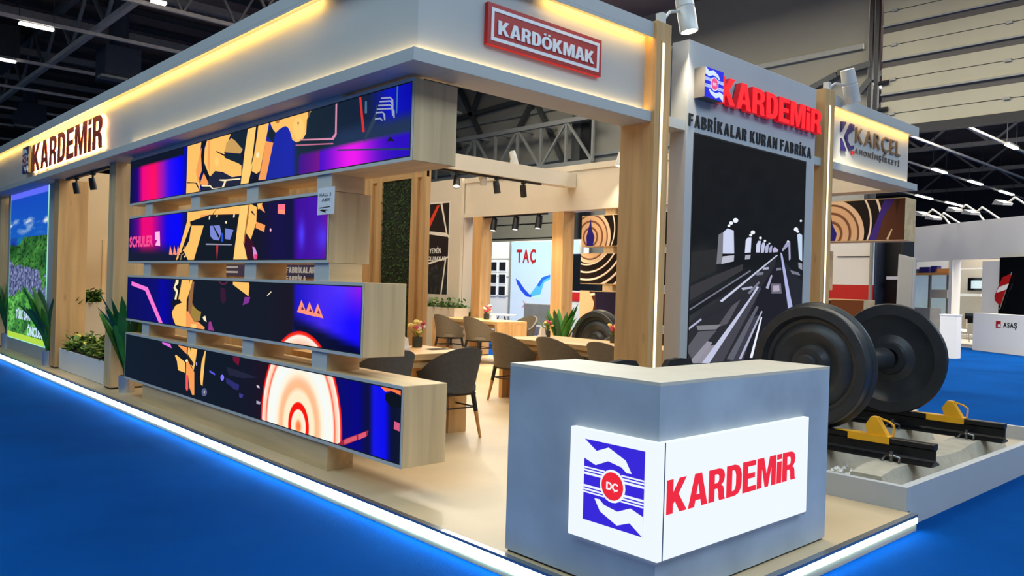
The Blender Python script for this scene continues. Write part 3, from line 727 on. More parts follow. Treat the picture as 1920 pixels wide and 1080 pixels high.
zS = lambda p: Z(480, 130, 4, p); z5 = lambda p: Z(240, 320, 4, p); z3 = lambda p: Z(0, 500, 4, p)
GRY = C(150, 160, 190)
shapes = [
 [(zA([(130, 470), (280, 440), (255, 640), (250, 880), (265, 1020), (110, 1080)]), ORG), (zA([(120, 930), (210, 930), (262, 1025), (262, 1010), (225, 925), (120, 920)]), DRK), (zA([(215, 800), (270, 560), (300, 520), (290, 760), (235, 920)]), ORG2),
  (zA([(285, 430), (345, 420), (300, 560), (300, 720), (370, 860), (350, 930), (280, 800), (270, 640)]), DRK), (zA([(345, 440), (600, 370), (560, 480), (515, 610), (700, 740), (700, 850), (600, 865), (500, 810), (420, 800), (400, 850), (360, 855), (300, 700), (310, 560)]), ORG),
  (zA([(540, 500), (600, 440), (715, 570), (690, 615), (525, 600)]), C(206, 160, 92)), (zA([(600, 375), (765, 325), (740, 560), (715, 570), (640, 480), (595, 450)]), TEAL), (zA([(510, 620), (700, 615), (720, 740), (525, 660)]), TEAL), (zA([(430, 585), (520, 625), (515, 640), (430, 595)]), DRK), (zA([(345, 470), (365, 460), (360, 820), (340, 720)]), ORG2), (zA(circ(437, 700, 22, 52, 14)), YEL),
  (zA([(360, 870), (420, 800), (520, 830), (600, 880), (690, 870), (690, 970), (270, 1020), (340, 920)]), C(34, 38, 60)), (zA([(255, 940), (300, 820), (350, 930), (330, 960)]), ORG2), (zA([(270, 950), (370, 950), (400, 985), (490, 975), (520, 910), (460, 900), (470, 890), (530, 890), (690, 875), (690, 890), (540, 905), (510, 985), (400, 1000), (360, 965), (280, 965)]), CRM),
  (zA([(775, 320), (880, 290), (830, 700), (800, 820), (770, 950), (690, 960), (740, 560)]), YEL), (zA([(860, 300), (885, 295), (830, 660), (800, 760), (820, 640)]), DRK), (zA([(885, 290), (1000, 255), (960, 480), (930, 640), (900, 800), (860, 830), (810, 800), (830, 700)]), ORG), (zA([(960, 480), (1040, 500), (960, 890), (880, 900), (910, 780)]), ORG2), (zA(circ(875, 630, 18, 30, 12)), CRM), (zA([(800, 920), (850, 830), (900, 925), (850, 940)]), DRK),
  (zA([(1000, 255), (1450, 120), (1450, 150), (1400, 250), (1390, 400), (1350, 470), (1290, 495), (1245, 470), (1220, 380), (1200, 340), (1170, 320), (1110, 350), (1060, 400), (1020, 320)]), ORG), (zA([(1010, 330), (1065, 390), (1040, 500), (975, 420)]), TEAL), (zA([(1404, 140), (1450, 125), (1416, 240)]), C(120, 90, 50)), (zA(circ(1310, 345, 60, 120, 20)), YEL), (zA(circ(1306, 290, 7, 16, 10)), C(120, 60, 20)), (zA(circ(1085, 262, 24, 32, 12)), C(190, 120, 60)),
  (zS([(335, 525), (570, 515), (595, 480), (600, 230), (612, 230), (608, 490), (585, 530), (335, 535)]), C(214, 140, 170)), (zS([(300, 565), (580, 552), (585, 562), (300, 575)]), C(190, 110, 140)), (zS([(775, 190), (790, 190), (818, 470), (800, 470)]), C(220, 50, 50)), (zS([(895, 330), (915, 240), (905, 380), (860, 470), (812, 550), (820, 500)]), C(46, 62, 84)), (zS([(820, 240), (835, 240), (835, 330), (818, 330)]), C(70, 110, 140)),
  (zS([(1060, 100), (1072, 100), (1062, 330), (1052, 330)]), C(60, 110, 160)), (zS([(610, 600), (1160, 590), (1160, 605), (610, 612)]), C(36, 62, 100)), (zS([(980, 540), (1010, 505), (1045, 540)]), C(20, 26, 40))]
  + [(zS([(x0, y), (x0 + w, y - 6), (x0 + w + 22, y + 14), (x0 + w + 24, y + h), (x0 + w + 14, y + h), (x0 + w + 8, y + 20), (x0 + w, y + 6), (x0, y + 10)]), GRY) for x0, y, w, h in ((940, 212, 70, 60), (930, 238, 80, 70), (920, 268, 90, 80), (910, 295, 110, 70), (900, 322, 50, 60), (895, 368, 40, 16))],
 [(zB([(325, 265), (520, 235), (1100, 190), (1100, 320), (600, 340), (470, 400), (360, 430), (380, 480), (270, 850), (150, 1010), (320, 420)]), ORG), (zB([(520, 330), (1080, 310), (1080, 340), (500, 400)]), ORG2), (zB([(360, 430), (640, 330), (1090, 320), (1060, 480), (980, 1000), (410, 1000), (560, 480), (370, 480)]), C(16, 24, 34)), (zB([(380, 485), (560, 485), (410, 1005), (340, 1005), (270, 850), (350, 700)]), ORG), (zB([(370, 480), (385, 490), (350, 660), (250, 860), (235, 850)]), DRK), (zB([(200, 900), (260, 850), (340, 1000), (190, 1010)]), DRK), (zB([(215, 1000), (235, 900), (290, 880), (240, 920), (228, 1000)]), C(170, 140, 90)), (zB([(270, 930), (296, 915), (300, 930), (280, 950)]), CRM),
  (zB([(650, 490), (790, 480), (815, 590), (780, 700), (700, 690), (655, 640)]), C(124, 138, 214)), (zB([(870, 525), (990, 550), (940, 690), (870, 680)]), C(118, 134, 212)), (zB([(690, 490), (705, 490), (790, 640), (770, 660)]), DRK), (zB([(815, 590), (838, 600), (840, 720), (808, 725)]), C(30, 80, 220)), (zB([(590, 745), (965, 755), (965, 770), (590, 765)]), C(150, 156, 176)), (zB([(735, 765), (770, 765), (765, 870), (750, 990), (740, 840)]), C(170, 50, 60)), (zB(circ(883, 440, 14, 20, 10)), CRM), (zB([(638, 345), (655, 340), (650, 400), (632, 400)]), CRM), (zB([(990, 320), (1012, 315), (1005, 370), (985, 370)]), CRM), (zB([(745, 330), (765, 330), (758, 365), (742, 365)]), YEL), (zB([(700, 300), (770, 220), (860, 200), (820, 235), (740, 250), (690, 340), (680, 480), (670, 470), (680, 340)]), DRK),
  (zB([(1100, 160), (1215, 155), (1200, 360), (1160, 560), (1140, 750), (1195, 1000), (985, 1000), (1050, 480)]), YEL), (zB([(1215, 160), (1330, 220), (1320, 440), (1240, 690), (1170, 590), (1205, 380)]), ORG), (zB([(1210, 170), (1225, 200), (1150, 750), (1130, 750)]), C(170, 110, 50)), (zB([(1240, 290), (1310, 350), (1300, 330), (1260, 270)]), DRK), (zB([(1330, 150), (1420, 130), (1380, 240), (1345, 250)]), ORG), (zB([(1400, 180), (1450, 300), (1375, 250)]), ORG2), (zB([(1320, 430), (1450, 480), (1435, 580), (1310, 520)]), ORG2), (zB([(1160, 620), (1260, 700), (1300, 800), (1340, 990), (1200, 1000), (1150, 760)]), C(56, 14, 36)), (zB([(1265, 790), (1300, 800), (1336, 900), (1330, 990), (1290, 990)]), C(210, 150, 220)), (zB([(1290, 900), (1335, 900), (1330, 990), (1290, 990)]), C(240, 60, 120)), (zB(circ(1527, 550, 12, 26, 10)), C(255, 190, 210)),
  (z5([(1127, 252), (1182, 252), (1180, 328), (1126, 322)]), C(255, 120, 140)), (z5([(1130, 292), (1180, 294), (1179, 325), (1128, 320)]), C(255, 150, 120)), (z5([(205, 460), (240, 455), (243, 565), (205, 560), (222, 520), (205, 520)]), C(255, 190, 230))]
  + [(z5([(a, 628), (a + 9, 560), (a + 28, 634)]), C(255, 150, 120)) for a in (310, 340, 368)],
 [(z3([(990, 110), (1110, 155), (1225, 430), (1200, 436), (1090, 180), (988, 140)]), C(250, 120, 214)), (zC([(235, 145), (275, 145), (270, 240), (225, 290), (265, 350), (240, 480), (215, 470), (235, 370), (200, 310), (230, 220)]), CRM), (zC([(325, 150), (420, 150), (430, 250), (400, 440), (330, 520), (270, 470), (310, 260)]), ORG), (zC([(440, 145), (490, 145), (440, 330), (390, 480), (380, 880), (240, 870), (190, 740), (175, 660), (230, 560), (320, 520), (390, 420), (430, 250)]), ORG), (zC([(380, 640), (430, 650), (500, 800), (560, 800), (650, 880), (640, 940), (440, 910), (380, 890)]), ORG2), (zC([(470, 220), (500, 220), (470, 520), (540, 660), (540, 790), (500, 800), (410, 640), (420, 420)]), C(150, 104, 66)), (zC([(470, 560), (560, 640), (600, 650), (580, 780), (510, 800), (450, 690)]), C(160, 130, 60)), (zC([(180, 490), (290, 470), (300, 520), (210, 570), (165, 600)]), DRK), (zC([(450, 830), (530, 830), (530, 920), (440, 910)]), YEL), (zC([(620, 730), (660, 710), (680, 800), (640, 780)]), CRM), (zC([(1060, 165), (1280, 170), (1298, 280), (1285, 430), (1060, 260)]), ORG), (zC(circ(920, 170, 78, 96, 20)), C(90, 36, 60)), (zC(circ(920, 165, 58, 76, 20)), C(22, 22, 36)), (zC([(880, 300), (950, 320), (960, 480), (920, 540), (880, 480)]), C(58, 24, 52)), (zC([(1230, 440), (1310, 440), (1290, 520), (1200, 560)]), C(130, 50, 150)), (zC([(710, 800), (740, 790), (790, 940), (700, 930)]), C(150, 60, 140)), (z5([(1045, 935), (1075, 905), (1078, 912), (1048, 940)]), CRM)]
  + [(z5([(a, b), (a + 34, b - 92), (a + 76, b + 20)]), C(255, 150, 120)) for a, b in ((1270, 1060), (1330, 1075), (1392, 1088))] + [(z5([(a, b), (a + 10, b - 26), (a + 24, b + 6)]), C(120, 30, 80)) for a, b in ((1300, 1040), (1360, 1056), (1420, 1070))],
 [(zD([(20, 120), (150, 190), (175, 255), (40, 190)]), C(226, 110, 226)), (zD([(235, 170), (400, 190), (390, 340), (240, 190)]), ORG2), (zD([(415, 200), (550, 215), (520, 420), (490, 580), (400, 360)]), ORG), (zD([(430, 205), (455, 205), (450, 300), (440, 270)]), DRK), (zD([(220, 360), (240, 350), (370, 460), (370, 610), (265, 570), (250, 440)]), ORG), (zD([(385, 420), (410, 440), (500, 600), (500, 930), (470, 930), (430, 820), (410, 640), (380, 640)]), ORG2), (zD([(400, 330), (490, 470), (480, 520), (410, 440)]), C(40, 30, 24)), (zD([(375, 640), (410, 640), (412, 840), (395, 880), (375, 840)]), C(250, 90, 90)), (zD([(655, 285), (668, 300), (640, 560), (620, 800), (595, 780), (585, 680), (605, 460)]), ORG), (zD([(365, 430), (400, 410), (410, 440), (385, 460)]), CRM), (zD([(1060, 350), (1165, 360), (1140, 510), (1060, 430)]), C(110, 14, 44)), (zD([(960, 520), (1200, 600), (1420, 680), (1200, 690), (1000, 640)]), C(34, 36, 58)), (zD([(960, 680), (1100, 760), (1150, 780), (1140, 860), (1080, 850), (960, 750)]), C(44, 44, 110)), (zD(circ(905, 680, 26, 46, 12)), C(130, 120, 250)), (zD([(720, 570), (800, 620), (800, 645), (720, 600)]), C(90, 90, 230)), (zD(circ(645, 890, 40, 60, 12)), C(90, 96, 140)), (zD([(635, 890), (655, 870), (650, 910)]), CRM), (zD([(1150, 900), (1210, 930), (1190, 980), (1150, 960)]), C(60, 58, 140)), (zD([(1400, 785), (1440, 800), (1445, 835), (1410, 820)]), C(220, 210, 230)), (zD([(1400, 1010), (1460, 1030), (1450, 1070), (1400, 1060)]), C(170, 160, 190)), (zD([(1500, 800), (1543, 780), (1543, 990), (1510, 940)]), C(220, 20, 50)), (zD([(520, 450), (540, 470), (540, 510), (525, 500)]), C(180, 180, 250))],
]
shapes4b = [(zE([(930, 395), (1060, 420), (1150, 440), (1140, 510), (1060, 470), (1010, 475)]), C(255, 120, 70)), (zE([(640, 880), (700, 840), (880, 775), (870, 820), (700, 890), (630, 900)]), C(150, 40, 60)), (zE([(690, 850), (785, 815), (790, 850), (690, 885)]), C(220, 90, 110)), (zE([(798, 810), (860, 785), (860, 825), (800, 850)]), C(226, 90, 116)), (zE([(1080, 705), (1130, 725), (1130, 790), (1076, 765)]), C(216, 90, 130)), (zE([(1010, 490), (1060, 480), (1140, 520), (1140, 600), (1050, 590), (1010, 540)]), C(10, 16, 26))]
hot = [(0, C(255, 110, 50)), (.05, C(255, 150, 90)), (.09, C(255, 236, 200)), (.17, C(255, 246, 220)), (.185, C(250, 20, 0)), (.25, C(250, 20, 0)), (.265, C(255, 240, 200)), (.36, C(255, 240, 206)), (.42, C(255, 190, 140)), (.48, C(255, 196, 150)), (.56, C(255, 246, 220)), (.66, C(246, 252, 250)), (.80, C(252, 250, 236)), (.845, C(255, 90, 50)), (.87, C(255, 200, 170)), (.95, C(255, 246, 230)), (.965, C(255, 60, 40)), (1.0, C(220, 0, 10))]
for i, (z0, z1) in enumerate(BZ):
    t = thing('screen_box', BN[i], 'screen', (BX + BD / 2, (BY[i] + BYL) / 2, z0), 'long screen boxes in the rack')
    box('case', BX, BX + BD, BY[i], BYL, z0, z1, 'oak_y', t, bevel=.003)
    box('end_panel', BX + .004, BX + BD - .004, BY[i] - .004, BY[i], z0 + .003, z1 - .003, 'oak_z', t)
    for zz in ((z0, z0 + .022), (z1 - .022, z1)): box('lit_front_edge', BX - .003, BX, BY[i] - .004, BYL, zz[0], zz[1], 'cool_lit_board', t)  # thin strips whose pale colour stands for cool light on the case front
    for yy in ((BY[i] - .004, BY[i] + .012), (BYL - .012, BYL)): box('lit_front_edge', BX - .003, BX, yy[0], yy[1], z0 + .022, z1 - .022, 'cool_lit_board', t)
    box('bezel', BX - .002, BX + .004, BY[i] + .012, BYL - .012, z0 + .022, z1 - .022, 'ink_black', t)
    fr = YF(BX - .0022)
    pc = Picture(fr, -(BYL - .02), -(BY[i] + .022), z0 + .03, z1 - .03)
    fn = (bg1, bg2, bg3, bg4)[i]
    pc.grid(lambda a, b: C(*[max(0, min(255, k)) for k in fn(*px((BX, -a, b)))]), 240, 14)
    for pts, c in shapes[i]: pc.poly([pxy(u, v, BX) for u, v in pts], c)
    if i >= 2:
        cen = pxy(560, 800, BX); top = pxy(559, 620, BX); lef = pxy(508, 740, BX)
        R_ = top[1] - cen[1]
        pc.ring(cen[0] - .0, cen[1], R_, hot, n=64, squash=.88)
        for pts, c in (shapes4b if i == 3 else []): pc.poly([pxy(u, v, BX) for u, v in pts], c)
    pc.build('screen_image', 'screen_picture', t)
    if i == 1:
        a, b = pxy(244, 445, BX), pxy(287, 460, BX)
        letters(YF(BX - .0026), 'SCHULER', a[0], b[0], pxy(266, 452, BX)[1] - .055, pxy(266, 452, BX)[1] + .055, 'neon_pink', t, depth=.0008, bold=.04, gap=.06)
# hall number card taped on the second box
p = at(601, 353, x=BX - .006); q2 = at(627, 398, x=BX - .006)
cdn = thing('card', 'white paper card with the hall and stand number on the second screen box', 'card', (BX - .006, (p.y + q2.y) / 2, q2.z))
a0, a1, b0, b1 = -p.y - .03, -q2.y, q2.z - .01, p.z + .0
plate('sheet', YF(BX - .006), [(a0, b0), (a1, b0), (a1, b1), (a0, b1)], 'paper', cdn, 0, .003)
w_, h_ = a1 - a0, b1 - b0
letters(YF(BX - .0092), 'HALL 2', a0 + w_ * .12, a1 - w_ * .2, b0 + h_ * .68, b0 + h_ * .80, 'ink_black', cdn, depth=.0006, bold=.02, joined=True)
letters(YF(BX - .0092), 'A601', a0 + w_ * .26, a1 - w_ * .26, b0 + h_ * .49, b0 + h_ * .61, 'ink_black', cdn, depth=.0006, bold=.02, joined=True)
plate('print_line', YF(BX - .0092), [(a0 + w_ * .12, b0 + h_ * .24), (a1 - w_ * .25, b0 + h_ * .26), (a1 - w_ * .25, b0 + h_ * .29), (a0 + w_ * .12, b0 + h_ * .27)], 'ink_black', cdn, 0, .0006)
plate('print_mark', YF(BX - .0092), [(a0 + w_ * .12, b0 + h_ * .18), (a0 + w_ * .5, b0 + h_ * .06), (a0 + w_ * .5, b0 + h_ * .14), (a1 - w_ * .25, b0 + h_ * .16), (a0 + w_ * .3, b0 + h_ * .2)], 'ink_black', cdn, 0, .0006)

# ------------------------------------------------------------------ reception counter
ct = thing('reception_counter', 'corner reception counter in grey plaster with a lit company sign', 'counter', (3.4, 2.5, 0))
cx0, cx1, cy0, cy1, cz = 2.726, 4.24, 2.03, 2.958, .946
L = [(cx0, cy0), (cx1, cy0), (cx1, cy0 + .42), (cx0 + .48, cy0 + .42), (cx0 + .48, cy1), (cx0, cy1)]
MB().prism([(a, b, .012) for a, b in L], (0, 0, cz - .015 - .012)).build('body', 'counter_plaster', ct)
Li = [(cx0 + .01, cy0 + .01), (cx1 - .01, cy0 + .01), (cx1 - .01, cy0 + .41), (cx0 + .47, cy0 + .41), (cx0 + .47, cy1 - .01), (cx0 + .01, cy1 - .01)]
MB().prism([(a, b, 0) for a, b in Li], (0, 0, .012)).build('shadow_gap', 'ink_black', ct)
MB().prism([(a, b, cz - .015) for a, b in L], (0, 0, .015)).build('worktop', 'counter_top_mat', ct)
lb = thing('lightbox', 'white backlit corner box with company mark and red name on the counter', 'sign', (3.2, 2.03, .2))
ya, xb = 2.50, 3.955; z0, z1 = .208, .70; d = .035
box('light_panel', cx0 - d, cx0 - .0005, cy0 - d, ya, z0, z1, 'lightbox_white', lb, bevel=.004)
box('light_panel', cx0 + .004, xb, cy0 - d, cy0 - .0005, z0, z1, 'lightbox_white', lb, bevel=.004)
box('corner_seam', cx0 - .004, cx0 + .003, cy0 - d - .0006, cy0 - d + .002, z0, z1, 'trim_metal', lb)
box('bracket', xb - .03, xb - .022, cy0 - d, cy0 - .001, z0 - .012, z0, 'chrome', lb)
def ez(a, b): p = at(1060 + a / 3.6, 760 + b / 3.6, x=cx0 - d); return (-p.y, p.z)
e0, e1, e2, e3 = ez(133, 222), ez(537, 313), ez(527, 893), ez(120, 765)
emblem(YF(cx0 - d - .0006), (e0[0] + e3[0]) / 2, (e1[0] + e2[0]) / 2, (e2[1] + e3[1]) / 2, (e0[1] + e1[1]) / 2, lb)
ln = at(1060 + 682 / 3.6, 760 + 620 / 3.6, y=cy0 - d); rn = at(1060 + 1553 / 3.6, 760 + 410 / 3.6, y=cy0 - d)
zt, zb = at(1060 + 685 / 3.6, 760 + 508 / 3.6, y=cy0 - d).z, at(1060 + 682 / 3.6, 760 + 740 / 3.6, y=cy0 - d).z
letters(XF(cy0 - d - .0006), 'KARDEMiR', ln.x, rn.x, zb, zt, 'lightbox_red', lb, depth=.0015, style='block', gap=.045)

# ------------------------------------------------------------------ wheelset on rails in its tray
ty = thing('display_tray', 'low grey tray with a sandy bed under the train wheels', 'plinth', (6.9, 2.8, 0))
tx0, tx1, ty0, ty1 = 5.20, 8.70, 1.97, 3.68
box('side', tx0, tx0 + .055, ty0, ty1, 0, .15, 'cool_grey', ty); box('side', tx1 - .055, tx1, ty0, ty1, 0, .15, 'cool_grey', ty)
box('side', tx0 + .055, tx1 - .055, ty0, ty0 + .055, -.1, .15, 'cool_grey', ty); box('side', tx0 + .055, tx1 - .055, ty1 - .055, ty1, 0, .15, 'cool_grey', ty)
box('bed', tx0 + .055, tx1 - .055, ty0 + .055, ty1 - .055, 0, .03, 'sand_base', ty)
RX = (5.92, 7.43); RB, RT = .170, .325
def sleeper(yc, label):
    t = thing('sleeper', label, 'railway sleeper', (6.67, yc, .03), 'concrete sleepers under the rails')
    prof = [(-.15, .03), (.15, .03), (.10, .168), (-.10, .168)]
    v = []; 
    xs = [(5.42, .8), (5.62, 1), (6.2, 1), (6.6, .8), (6.9, .8), (7.15, 1), (7.72, 1), (7.92, .8)]
    for x, h in xs: v += [(x, yc + a, .03 + (b - .03) * h) for a, b in prof]
    f = [(0, 1, 2, 3), tuple(len(v) - 4 + i for i in (3, 2, 1, 0))]
    for i in range(len(xs) - 1):
        for j in range(4): f.append((4 * i + j, 4 * i + (j + 1) % 4, 4 * i + 4 + (j + 1) % 4, 4 * i + 4 + j))
    mesh('beam', v, f, 'concrete', t)
    for s in (-.05, .05): MB().tube((5.419, yc + s, .085), (5.43, yc + s, .085), .018, 10).build('tendon_hole', 'ink_black', t)
    return t
SLY = (2.32, 2.92, 3.45)
for yc, lb_ in zip(SLY, ('concrete sleeper nearest the tray corner with two end holes', 'concrete sleeper under the middle of the train wheels', 'concrete sleeper at the back of the tray near the screen wall')): sleeper(yc, lb_)
for i, (xr, lab) in enumerate(zip(RX, ('black steel rail nearest the reception counter', 'black steel rail under the far train wheel'))):
    t = thing('rail', lab, 'rail', (xr, 2.8, RB), 'display rails')
    half = [(.07, 0), (.07, .012), (.02, .03), (.009, .045), (.009, .105), (.033, .118), (.036, .15), (.03, .155)]
    prof = half + [(-a, b) for a, b in reversed(half)]
    MB().prism([(xr + a, 2.06, RB + b) for a, b in prof], (0, 1.60, 0)).build('profile', 'rail_black', t)
    for yc in SLY:
        for s in (-1, 1):
            c = MB().path([(xr + s * .115, yc - .06, RB + .004), (xr + s * .075, yc - .05, RB + .03), (xr + s * .10, yc - .01, RB + .045), (xr + s * .10, yc + .01, RB + .045), (xr + s * .075, yc + .05, RB + .03), (xr + s * .115, yc + .06, RB + .004)], .009)
            c.tube((xr + s * .095, yc, RB - .002), (xr + s * .095, yc, RB + .075), .013, 8)
            c.build('rail_clip', 'clip_steel', t)
wprof = [(-.035, .0), (-.035, .075), (-.03, .085), (.0, .088), (.0, .132), (.03, .15), (.056, .17), (.05, .195), (.026, .23), (.018, .262), (.03, .30), (.056, .335), (.05, .362), (.02, .378), (.0, .386), (.0, .452), (.008, .459), (.095, .466), (.108, .488), (.118, .492), (.132, .482), (.135, .39), (.115, .368), (.09, .30), (.085, .21), (.115, .15), (.14, .135), (.14, .086)]
def wheelset(loc, label, both=True):
    t = thing('wheelset', label, 'train wheels', loc)
    xw, yw, zw = loc
    MB().lathe(wprof, (RX[0] - .065 if both else xw, yw, zw + .4595), (1, 0, 0), 72).build('wheel', 'steel_black', t, smooth=28)
    if both:
        MB().lathe(wprof, (RX[1] + .065, yw, zw + .4595), (-1, 0, 0), 72).build('wheel', 'steel_black', t, smooth=28)
        MB().lathe([(.06, .086), (.10, .098), (.19, .098), (.24, .082), (1.26, .082), (1.31, .098), (1.40, .098), (1.44, .086)], (RX[0] - .065, yw, zw + .4595), (1, 0, 0), 40).build('axle', 'steel_black', t, smooth=35)
    return t
wheelset((6.67, 2.985, RT), 'pair of black train wheels on an axle standing on display rails')
for xr, lab in zip(RX, ('yellow wheel stop clamped on the rail nearest the counter', 'yellow wheel stop clamped on the far rail')):
    t = thing('wheel_stop', lab, 'wheel stop', (xr, 2.5, RT), 'yellow wheel stops')
    y0 = 2.36; y1 = 2.66
    MB().box(xr - .042, xr + .042, y0, y1, RT, RT + .006).box(xr - .046, xr - .040, y0, y1, RT - .045, RT + .006).box(xr + .040, xr + .046, y0, y1, RT - .045, RT + .006).build('shoe', 'stopper_yellow', t)
    MB().prism([(xr - .03, y1 - .14, RT + .006), (xr - .03, y0 + .02, RT + .006), (xr - .03, y0 + .10, RT + .135), (xr - .03, y0 + .14, RT + .135), (xr - .03, y1 - .12, RT + .07)], (.06, 0, 0)).build('wedge', 'stopper_yellow', t)
    MB().path([(xr, y0 + .10, RT + .13), (xr, y0 + .02, RT + .11), (xr, y0 - .015, RT + .085), (xr, y0 - .01, RT + .01)], .008).build('handle', 'stopper_yellow', t)
    MB().add([(xr - .04, y1, RT + .001), (xr + .04, y1, RT + .001), (xr + .01, y1 + .12, RT + .001), (xr - .01, y1 + .12, RT + .001), (xr - .04, y1, RT + .006), (xr + .04, y1, RT + .006), (xr + .01, y1 + .12, RT + .003), (xr - .01, y1 + .12, RT + .003)], [(0, 3, 2, 1), (4, 5, 6, 7), (0, 1, 5, 4), (1, 2, 6, 5), (2, 3, 7, 6), (3, 0, 4, 7)]).build('tongue', 'stopper_yellow', t)
st = MB()
for i in range(150):
    a, b = random.uniform(5.28, 5.40), random.uniform(2.48, 2.78); r = random.uniform(.012, .026)
    if i > 110: a, b = random.uniform(5.28, 5.9), random.uniform(2.5, 2.75)
    c = Vector((a, b, .03 + r * random.uniform(.5, 2.2)))
    vv = [c + Vector(d_) * r * random.uniform(.7, 1.2) for d_ in ((1, 0, 0), (0, 1, 0), (-1, 0, 0), (0, -1, 0), (0, 0, 1), (0, 0, -1))]
    st.add(vv, [(0, 1, 4), (1, 2, 4), (2, 3, 4), (3, 0, 4), (1, 0, 5), (2, 1, 5), (3, 2, 5), (0, 3, 5)])
o = st.build('ballast', 'stone_white'); tag(o, 'heap of small white ballast stones in the tray behind the counter', 'stones', kind='stuff')

# ------------------------------------------------------------------ chairs
def make_chair(fabric, label, group):
    """tub chair facing +Y, seat over splayed legs with dark sleeves"""
    t = thing('tub_chair', label, 'chair', (0, 0, 0), group)
    n = 22; v = []; rows = 5; th = .03
    def shell(a, k, inner):
        # a: angle round the back (0 = behind), k: height fraction
        rx, ry = .275 - (th if inner else 0), .275 - (th if inner else 0)
        c = math.cos(a); s_ = math.sin(a)
        low = .40 if not inner else .42
        top = .60 + .20 * max(0, c) ** .8 if abs(a) < math.pi / 2 else .60 - .03 * min(1, -c * 2)
        z = low + (top - low) * k
        taper = .80 + .24 * k
        y = -ry * c * taper if c > 0 else -c * .20
        x = rx * s_ * taper if c > 0 else rx * math.copysign(1, s_) * taper
        return (x, y, z)
    angs = [math.radians(-118 + 236 * i / n) for i in range(n + 1)]
    for inner in (0, 1):
        for k in range(rows + 1):
            for a in angs: v.append(shell(a, k / rows, inner))
    m_ = n + 1; half = m_ * (rows + 1); f = []
    for k in range(rows):
        for i in range(n):
            q_ = k * m_ + i; f.append((q_, q_ + 1, q_ + m_ + 1, q_ + m_)); q_ += half; f.append((q_ + m_, q_ + m_ + 1, q_ + 1, q_))
    for i in range(n):
        f.append((rows * m_ + i, rows * m_ + i + 1, half + rows * m_ + i + 1, half + rows * m_ + i)); f.append((i + 1, i, half + i, half + i + 1))
    for k in range(rows):
        for e in (0, n): f.append((k * m_ + e, (k + 1) * m_ + e, half + (k + 1) * m_ + e, half + k * m_ + e))
    mesh('backrest', v, f, fabric, t, smooth=50)
    seat = MB(); ns = 28
    ring = lambda s_, z: [(.225 * s_ * (abs(math.cos(w)) ** .7) * math.copysign(1, math.cos(w)), .02 + .23 * s_ * (abs(math.sin(w)) ** .7) * math.copysign(1, math.sin(w)), z) for w in [2 * math.pi * i / ns for i in range(ns)]]
    prof = [(.85, .395), (1, .41), (1, .455), (.93, .475), (.5, .485)]
    vv = [p for s_, z in prof for p in ring(s_, z)]
    ff = [(j * ns + i, j * ns + (i + 1) % ns, (j + 1) * ns + (i + 1) % ns, (j + 1) * ns + i) for j in range(len(prof) - 1) for i in range(ns)] + [tuple(range(ns - 1, -1, -1)), tuple(range((len(prof) - 1) * ns, len(prof) * ns))]
    mesh('seat', vv, ff, fabric, t, smooth=50)
    for sx_ in (-1, 1):
        for sy_ in (-1, 1):
            top = Vector((sx_ * .15, sy_ * .15, .40)); bot = Vector((sx_ * .205, sy_ * .205, 0)); mid_ = top.lerp(bot, .42)
            lg_ = MB().tube(mid_, bot, .019, 10, .012).build('leg', 'leg_wood', t)
            MB().tube(top, mid_, .022, 10, .020).build('leg_sleeve', 'black_metal', lg_)
    fr_ = MB().box(-.17, .17, -.17, .17, .375, .395)
    fr_.bar((-.17, -.17, .27), (.17, -.17, .27), .012).bar((-.17, .17, .27), (.17, .17, .27), .012).bar((-.17, -.17, .27), (-.17, .17, .27), .012).bar((.17, -.17, .27), (.17, .17, .27), .012)
    fr_.build('base_frame', 'black_metal', t)
    return t
GCH = 'tub chairs at the meeting tables'
ch_t = make_chair('taupe_fabric', '', GCH); ch_c = make_chair('charcoal_fabric', '', GCH)
used = {}
def put_chair(src, x, y, deg, label):
    o = src if src not in used else copy_tree(src); used[src] = 1
    o.location = (x, y, 0); o.rotation_euler = (0, 0, math.radians(deg)); o['label'] = label; W[o] = Vector((x, y, 0))
def table(name, x0, x1, y0, y1, z, along, label):
    t = thing(name, label, 'table', ((x0 + x1) / 2, (y0 + y1) / 2, 0), 'oak meeting tables')
    box('tabletop', x0, x1, y0, y1, z - .055, z, 'amber_oak_' + along, t, bevel=.003)
    if along == 'x':
        for xa in (x0 + .0, x1 - .2): box('side_panel', xa, xa + .2, y0 + .1, y1 - .1, 0, z - .055, 'amber_oak_z', t)
        box('apron', x0 + .2, x1 - .2, y0 + .03, y0 + .06, z - .12, z - .055, 'amber_oak_x', t)
    else:
        for ya_ in (y0, y1 - .06): box('side_panel', x0, x1, ya_, ya_ + .06, 0, z - .055, 'amber_oak_z', t)
        box('apron', x0 + .03, x0 + .06, y0 + .06, y1 - .06, z - .12, z - .055, 'amber_oak_y', t)
    return t
table('meeting_table', 3.25, 4.63, 5.50, 6.28, .73, 'x', 'oak table just behind the long screen boxes')
table('meeting_table', 8.93, 9.62, 10.05, 11.85, .715, 'y', 'oak table at the back between the two far oak columns')
table('meeting_table', 6.38, 7.28, 5.0, 7.12, .715, 'y', 'long oak table behind the reception counter')
put_chair(ch_c, 4.34, 5.50, 0, 'charcoal tub chair at the end of the lowest screen box')
put_chair(copy_tree(ch_c), 3.62, 5.50, 0, 'charcoal tub chair half hidden by the screen boxes')
put_chair(ch_t, 6.30, 6.78, -90, 'taupe tub chair nearest the aisle left of the counter')
put_chair(copy_tree(ch_t), 6.30, 6.02, -90, 'taupe tub chair in the middle of the table behind the counter')
put_chair(copy_tree(ch_t), 6.30, 5.28, -90, 'taupe tub chair tucked beside the lit post')
put_chair(copy_tree(ch_t), 7.44, 6.25, 90, 'taupe tub chair on the far side of the table behind the counter')
